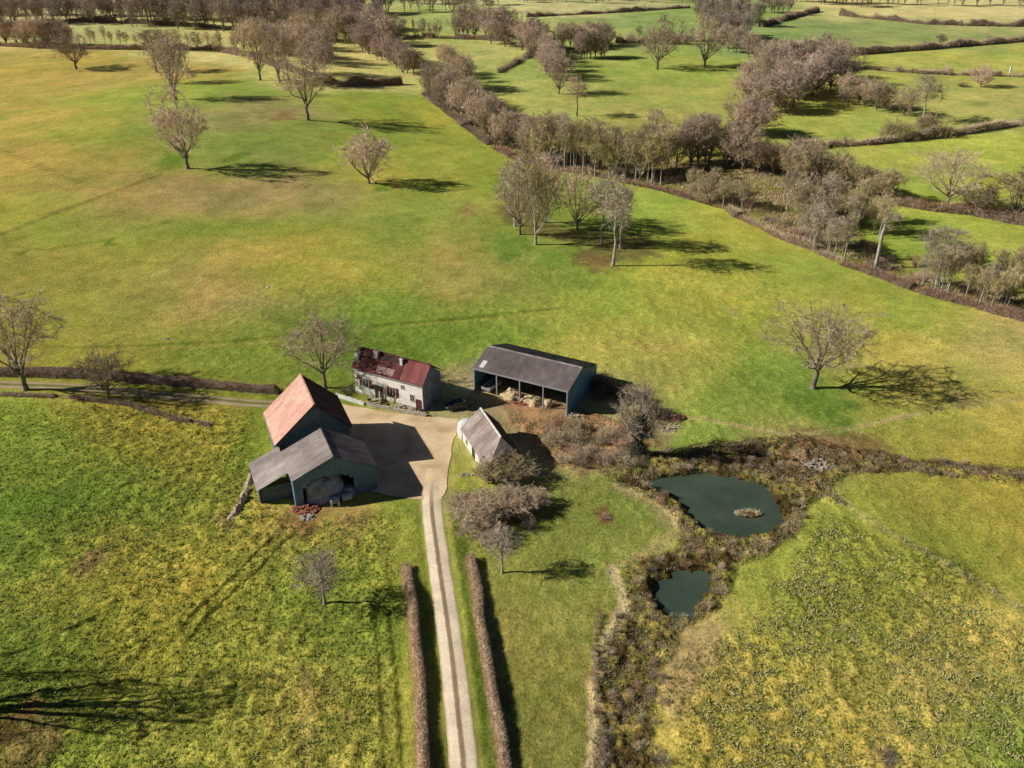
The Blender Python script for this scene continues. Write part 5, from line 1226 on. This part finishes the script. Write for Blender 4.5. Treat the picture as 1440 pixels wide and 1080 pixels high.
# --- cottage with hipped near end: local x = ridge away from viewer, +y west
def cottage():
    L, WL, WR, hl, hr_, top = 9.6, 3.56, 3.17, 2.25, 1.95, 5.45
    e = empty('cottage', (-3.44, 121.74, 0), 1.94, 'small white cottage with a steep grey tiled roof beside the yard', 'cottage')
    x1 = L/2; x0 = -L/2; xe = x0-3.4; i = .25   # hip reaches xe
    w = MB(); w.prismx([(WL-i, -.3), (WL-i, hl-.1), (0, top-.2), (-(WR-i), hr_-.1), (-(WR-i), -.3)], x0, x1-i); w.box(xe+.3, x0-.002, -(WR-i), WL-i, -.3, hr_-.14); w.build('wall', M['lime'], e)
    r = MB(); t = .12
    def tri(vs):
        n_ = len(vs); up = [(a, b, c+t) for a, b, c in vs]; mb = r; mb.add(list(vs)+up, [tuple(range(n_))[::-1], tuple(range(n_, 2*n_))]+[(k, (k+1) % n_, n_+(k+1) % n_, n_+k) for k in range(n_)])
    tri([(x0,0,top),(x1,0,top),(x1,WL,hl),(xe,WL,hl)]); ro = r.build('roof', M['roof_old'], e)
    r = MB(); tri([(x0,0,top),(xe,-WR,hr_),(x1,-WR,hr_),(x1,0,top)]); r.build('roof', M['roof_barn_shade'], e)  # east slope: its shade is painted in by the darker tiles
    r = MB(); tri([(x0-.004,0,top-.004),(xe-.004,WL,hl),(xe-.004,-WR,hr_)]); r.build('hip_roof', M['roof_old'], e)
    c = MB(); c.prismx([(-.17, top+.05), (-.09, top+.2), (.09, top+.2), (.17, top+.05)], x0, x1); c.build('ridge_cap', M['lime'], ro)
    b = MB(); b.add([(x1+.004,0,top-.12),(x1+.05,0,top-.12),(x1+.05,WL,hl-.12),(x1+.004,WL,hl-.12),(x1+.004,0,top+.16),(x1+.05,0,top+.16),(x1+.05,WL,hl+.16),(x1+.004,WL,hl+.16)], [(0,1,2,3),(7,6,5,4),(0,4,5,1),(1,5,6,2),(2,6,7,3),(3,7,4,0)])
    b.add([(x1+.004,0,top-.12),(x1+.05,0,top-.12),(x1+.05,-WR,hr_-.12),(x1+.004,-WR,hr_-.12),(x1+.004,0,top+.16),(x1+.05,0,top+.16),(x1+.05,-WR,hr_+.16),(x1+.004,-WR,hr_+.16)], [(0,1,2,3),(7,6,5,4),(0,4,5,1),(1,5,6,2),(2,6,7,3),(3,7,4,0)]); b.build('verge', M['lime'], ro)
    door(e, -1.0, 1.1, 1.85, WL-i, 'wood_dark', 1); window(e, 2.4, .8, .8, .8, WL-i, None, 1)
    # round white oven annex at the yard end
    a = MB(); k = 16; n_ = 6; vs = []
    for j in range(n_+1):
        ph = j/n_*math.pi/2
        for q in range(k):
            th = 2*math.pi*q/k; vs.append((x1+.9+1.2*math.cos(th)*math.cos(ph)**.7, 2.3+1.35*math.sin(th)*math.cos(ph)**.7, 2.3+1.0*math.sin(ph)))
    vs = [(x1+.9+1.2*math.cos(2*math.pi*q/k), 2.3+1.35*math.sin(2*math.pi*q/k), -.3) for q in range(k)]+vs
    a.add(vs, [(j*k+q, j*k+(q+1) % k, (j+1)*k+(q+1) % k, (j+1)*k+q) for j in range(n_+1) for q in range(k)]); an = a.build('oven_annex', M['lime'], e, True)
    o = MB(); o.box(x1+.05, x1+.7, .5, 1.3, .5, 4.2); o.build('chimney', M['wood_dark'], an)
    wl = MB(); wl.box(x1-.05, x1+2.3, WL-.35, WL-.1, -.3, 1.5); wl.build('side_wall', M['lime'], e)
cottage()
pile('stone_heap', ground(655, 668), 1.0, 30, 'stone', 'few pale stones on the grass beside the cottage wall', 'rubble', (.15, .35), .25, 15)

# --- car
def car(loc, rz):
    e = empty('parked_car', (loc[0], loc[1], hz(*loc)+.07), rz, 'black car parked in the shade between farmhouse and hangar', 'car')
    prof = [(-2.05,.35),(-2.1,.75),(-1.95,.98),(-1.1,1.05),(-.85,1.08),(1.55,1.05),(2.05,.95),(2.12,.6),(2.05,.35)]
    def loft(sec, wid, nm, mat, par, sm=False):
        mb = MB(); n_ = len(sec); vs = []
        for y in (-wid, -wid*.96, wid*.96, wid):
            k = .93 if abs(y) == wid else 1
            for x, z in sec: vs.append((x*k if abs(y) == wid else x, y, (z-.6)*k+.6))
        mb.add(vs, [tuple(range(n_)), tuple(range(3*n_, 4*n_))[::-1]]+[(j*n_+(i+1) % n_, j*n_+i, (j+1)*n_+i, (j+1)*n_+(i+1) % n_) for j in range(3) for i in range(n_)]); return mb.build(nm, M[mat], par, sm)
    body = loft(prof, .86, 'body', 'car_paint', e)
    loft([(-1.15,1.04),(-.45,1.42),(1.0,1.46),(1.75,1.04)], .74, 'windows', 'glass', body); loft([(-.5,1.42),(-.35,1.49),(.95,1.51),(1.1,1.44)], .70, 'roof_panel', 'car_paint', body)
    for x in (-1.35, 1.35):
        for s in (-1, 1):
            w = MB(); w.tube([(x, s*.68, .32), (x, s*.9, .32)], .32, 16, cap=True); wo = w.build('wheel', M['rubber'], e)
            r_ = MB(); r_.tube([(x, s*.89, .32), (x, s*.915, .32)], .19, 12, cap=True); r_.build('rim', M['steel'], wo)
    for s in (-1, 1):
        hl_ = MB(); hl_.box(-2.12, -2.03, s*.6-.16, s*.6+.16, .66, .8); hl_.build('headlight', M['white'], e)
        tl_ = MB(); tl_.box(2.03, 2.14, s*.62-.12, s*.62+.12, .68, .84); tl_.build('tail_light', M['maroon'], e)
car(ground(643, 574), .35)

# --- small things in the fields
def boulder(u, v, r_, label, mat='white'):
    g = np.random.RandomState(int(u)); mb = MB(); na, nb = 9, 5; vs = []
    for j in range(nb+1):
        ph = j/nb*math.pi/2
        for i in range(na):
            th = 6.2832*i/na; k = r_*(1+g.normal()*.1); vs.append((k*math.cos(th)*math.cos(ph), k*.8*math.sin(th)*math.cos(ph), k*.7*math.sin(ph)))
    mb.add(vs, [(j*na+i, j*na+(i+1) % na, (j+1)*na+(i+1) % na, (j+1)*na+i) for j in range(nb) for i in range(na)]); o = mb.build('boulder', M[mat]); x, y = ground(u, v); o.location = (x, y, hz(x, y)-.05); tag(o, label, 'stone')
boulder(377, 404, .42, 'white boulder in the middle of the big left meadow'); boulder(362, 386, .38, 'pale stone just above the white boulder in the left meadow', 'stone')
boulder(233, 477, .5, 'pale stone in the meadow above the wild hedge', 'stone'); boulder(1130, 514, .4, 'pale stone in the grass left of the lone oak', 'stone')
boulder(856, 806, .3, 'grey stone at the tip of the slender tree shadow', 'stone'); boulder(489, 1012, .3, 'dark stone low in the rough left field', 'wood_dark')
def pole(u, v, hh_, label, nm='utility_pole'):
    x, y = ground(u, v); e = empty(nm, (x, y, hz(x, y)), .3, label, 'pole'); m_ = MB(); m_.tube([(0,0,-.3),(0,0,hh_)], [.17,.11], 8, cap=True); m_.build('shaft', M['lime'], e)
    c = MB(); c.box(-.9, .9, -.06, .06, hh_-.7, hh_-.56); co = c.build('crossarm', M['steel'], e)
    for x_ in (-.75, 0, .75): i_ = MB(); i_.tube([(x_, 0, hh_-.56), (x_, 0, hh_-.36)], .05, 6, cap=True); i_.build('insulator', M['glass'], co)
pole(1428, 26, 9, 'pale utility pole at the top right corner')
def gatepost(u, v, label, hh_=3.0, w=.5):
    x, y = ground(u, v); e = empty('gatepost', (x, y, hz(x, y)), .2, label, 'post'); m_ = MB(); m_.box(-w/2, w/2, -w/2, w/2, -.3, hh_); m_.build('post_shaft', M['lime'], e)
    c = MB(); c.box(-w/2-.08, w/2+.08, -w/2-.08, w/2+.08, hh_+.002, hh_+.14); c.build('post_cap', M['lime'], e)
gatepost(1420, 103, 'white pillar standing at the low hedge in the far right field', 2.8, .6)
gatepost(1306, 104, 'short dark post on the low hedge in the far right field', 1.8, .3)
# fence along the line between the two right hand meadows
def fence():
    P = np.array(GP([(1150,682),(1230,740),(1330,795),(1440,862),(1560,930)])); s = np.concatenate([[0], np.cumsum(np.hypot(*(P[1:]-P[:-1]).T))]); t = np.arange(0, s[-1], 3.2)
    X = np.interp(t, s, P[:, 0]); Y = np.interp(t, s, P[:, 1]); e = empty('wire_fence', (X[0], Y[0], hz(X[0], Y[0])), 0, 'thin wire fence with wooden posts between the two right hand meadows', 'fence')
    q = [(a-X[0], b-Y[0], hz(a, b)-hz(X[0], Y[0])) for a, b in zip(X, Y)]
    for a, b, c in q: m_ = MB(); m_.tube([(a, b, c-.3), (a, b, c+1.1)], [.06, .05], 6, cap=True); m_.build('post', M['wood_pale'], e)
    for z in (.5, .95): m_ = MB(); m_.tube([(a, b, c+z) for a, b, c in q], .008, 3); m_.build('wire', M['steel'], e)
fence()

# ------------------------------------------------------------------ light, sky, camera
w = bpy.data.worlds.new('World'); scene.world = w; w.use_nodes = True
nt = w.node_tree; bg = nt.nodes['Background']; sky = nt.nodes.new('ShaderNodeTexSky'); sky.sky_type = 'NISHITA'; sky.sun_disc = False
sky.sun_elevation = EL; sky.sun_rotation = math.radians(267); sky.air_density = .4; sky.dust_density = .1; sky.ozone_density = 2
nt.links.new(sky.outputs[0], bg.inputs[0]); bg.inputs[1].default_value = .05
sl = bpy.data.lights.new('Sun', 'SUN'); sl.energy = 5.0; sl.angle = math.radians(.5); sl.color = (1, .95, .87)
so = bpy.data.objects.new('Sun', sl); COL.objects.link(so)
so.rotation_euler = Vector((math.cos(AZ)*math.cos(EL), math.sin(AZ)*math.cos(EL), -math.sin(EL))).to_track_quat('-Z', 'Y').to_euler(); so.location = (-60, 100, 90)
cd = bpy.data.cameras.new('Camera'); cam = bpy.data.objects.new('Camera', cd); COL.objects.link(cam)
cam.location = (0, 0, CAMH); cam.rotation_euler = (math.pi/2-PITCH, 0, 0); cd.sensor_width = 36; cd.lens = FPX/1440*36; cd.clip_end = 8000; cd.clip_start = .5
scene.camera = cam
scene.view_settings.view_transform = 'Standard'; scene.view_settings.look = 'None'; scene.view_settings.exposure = 0
scene.render.engine = 'CYCLES'
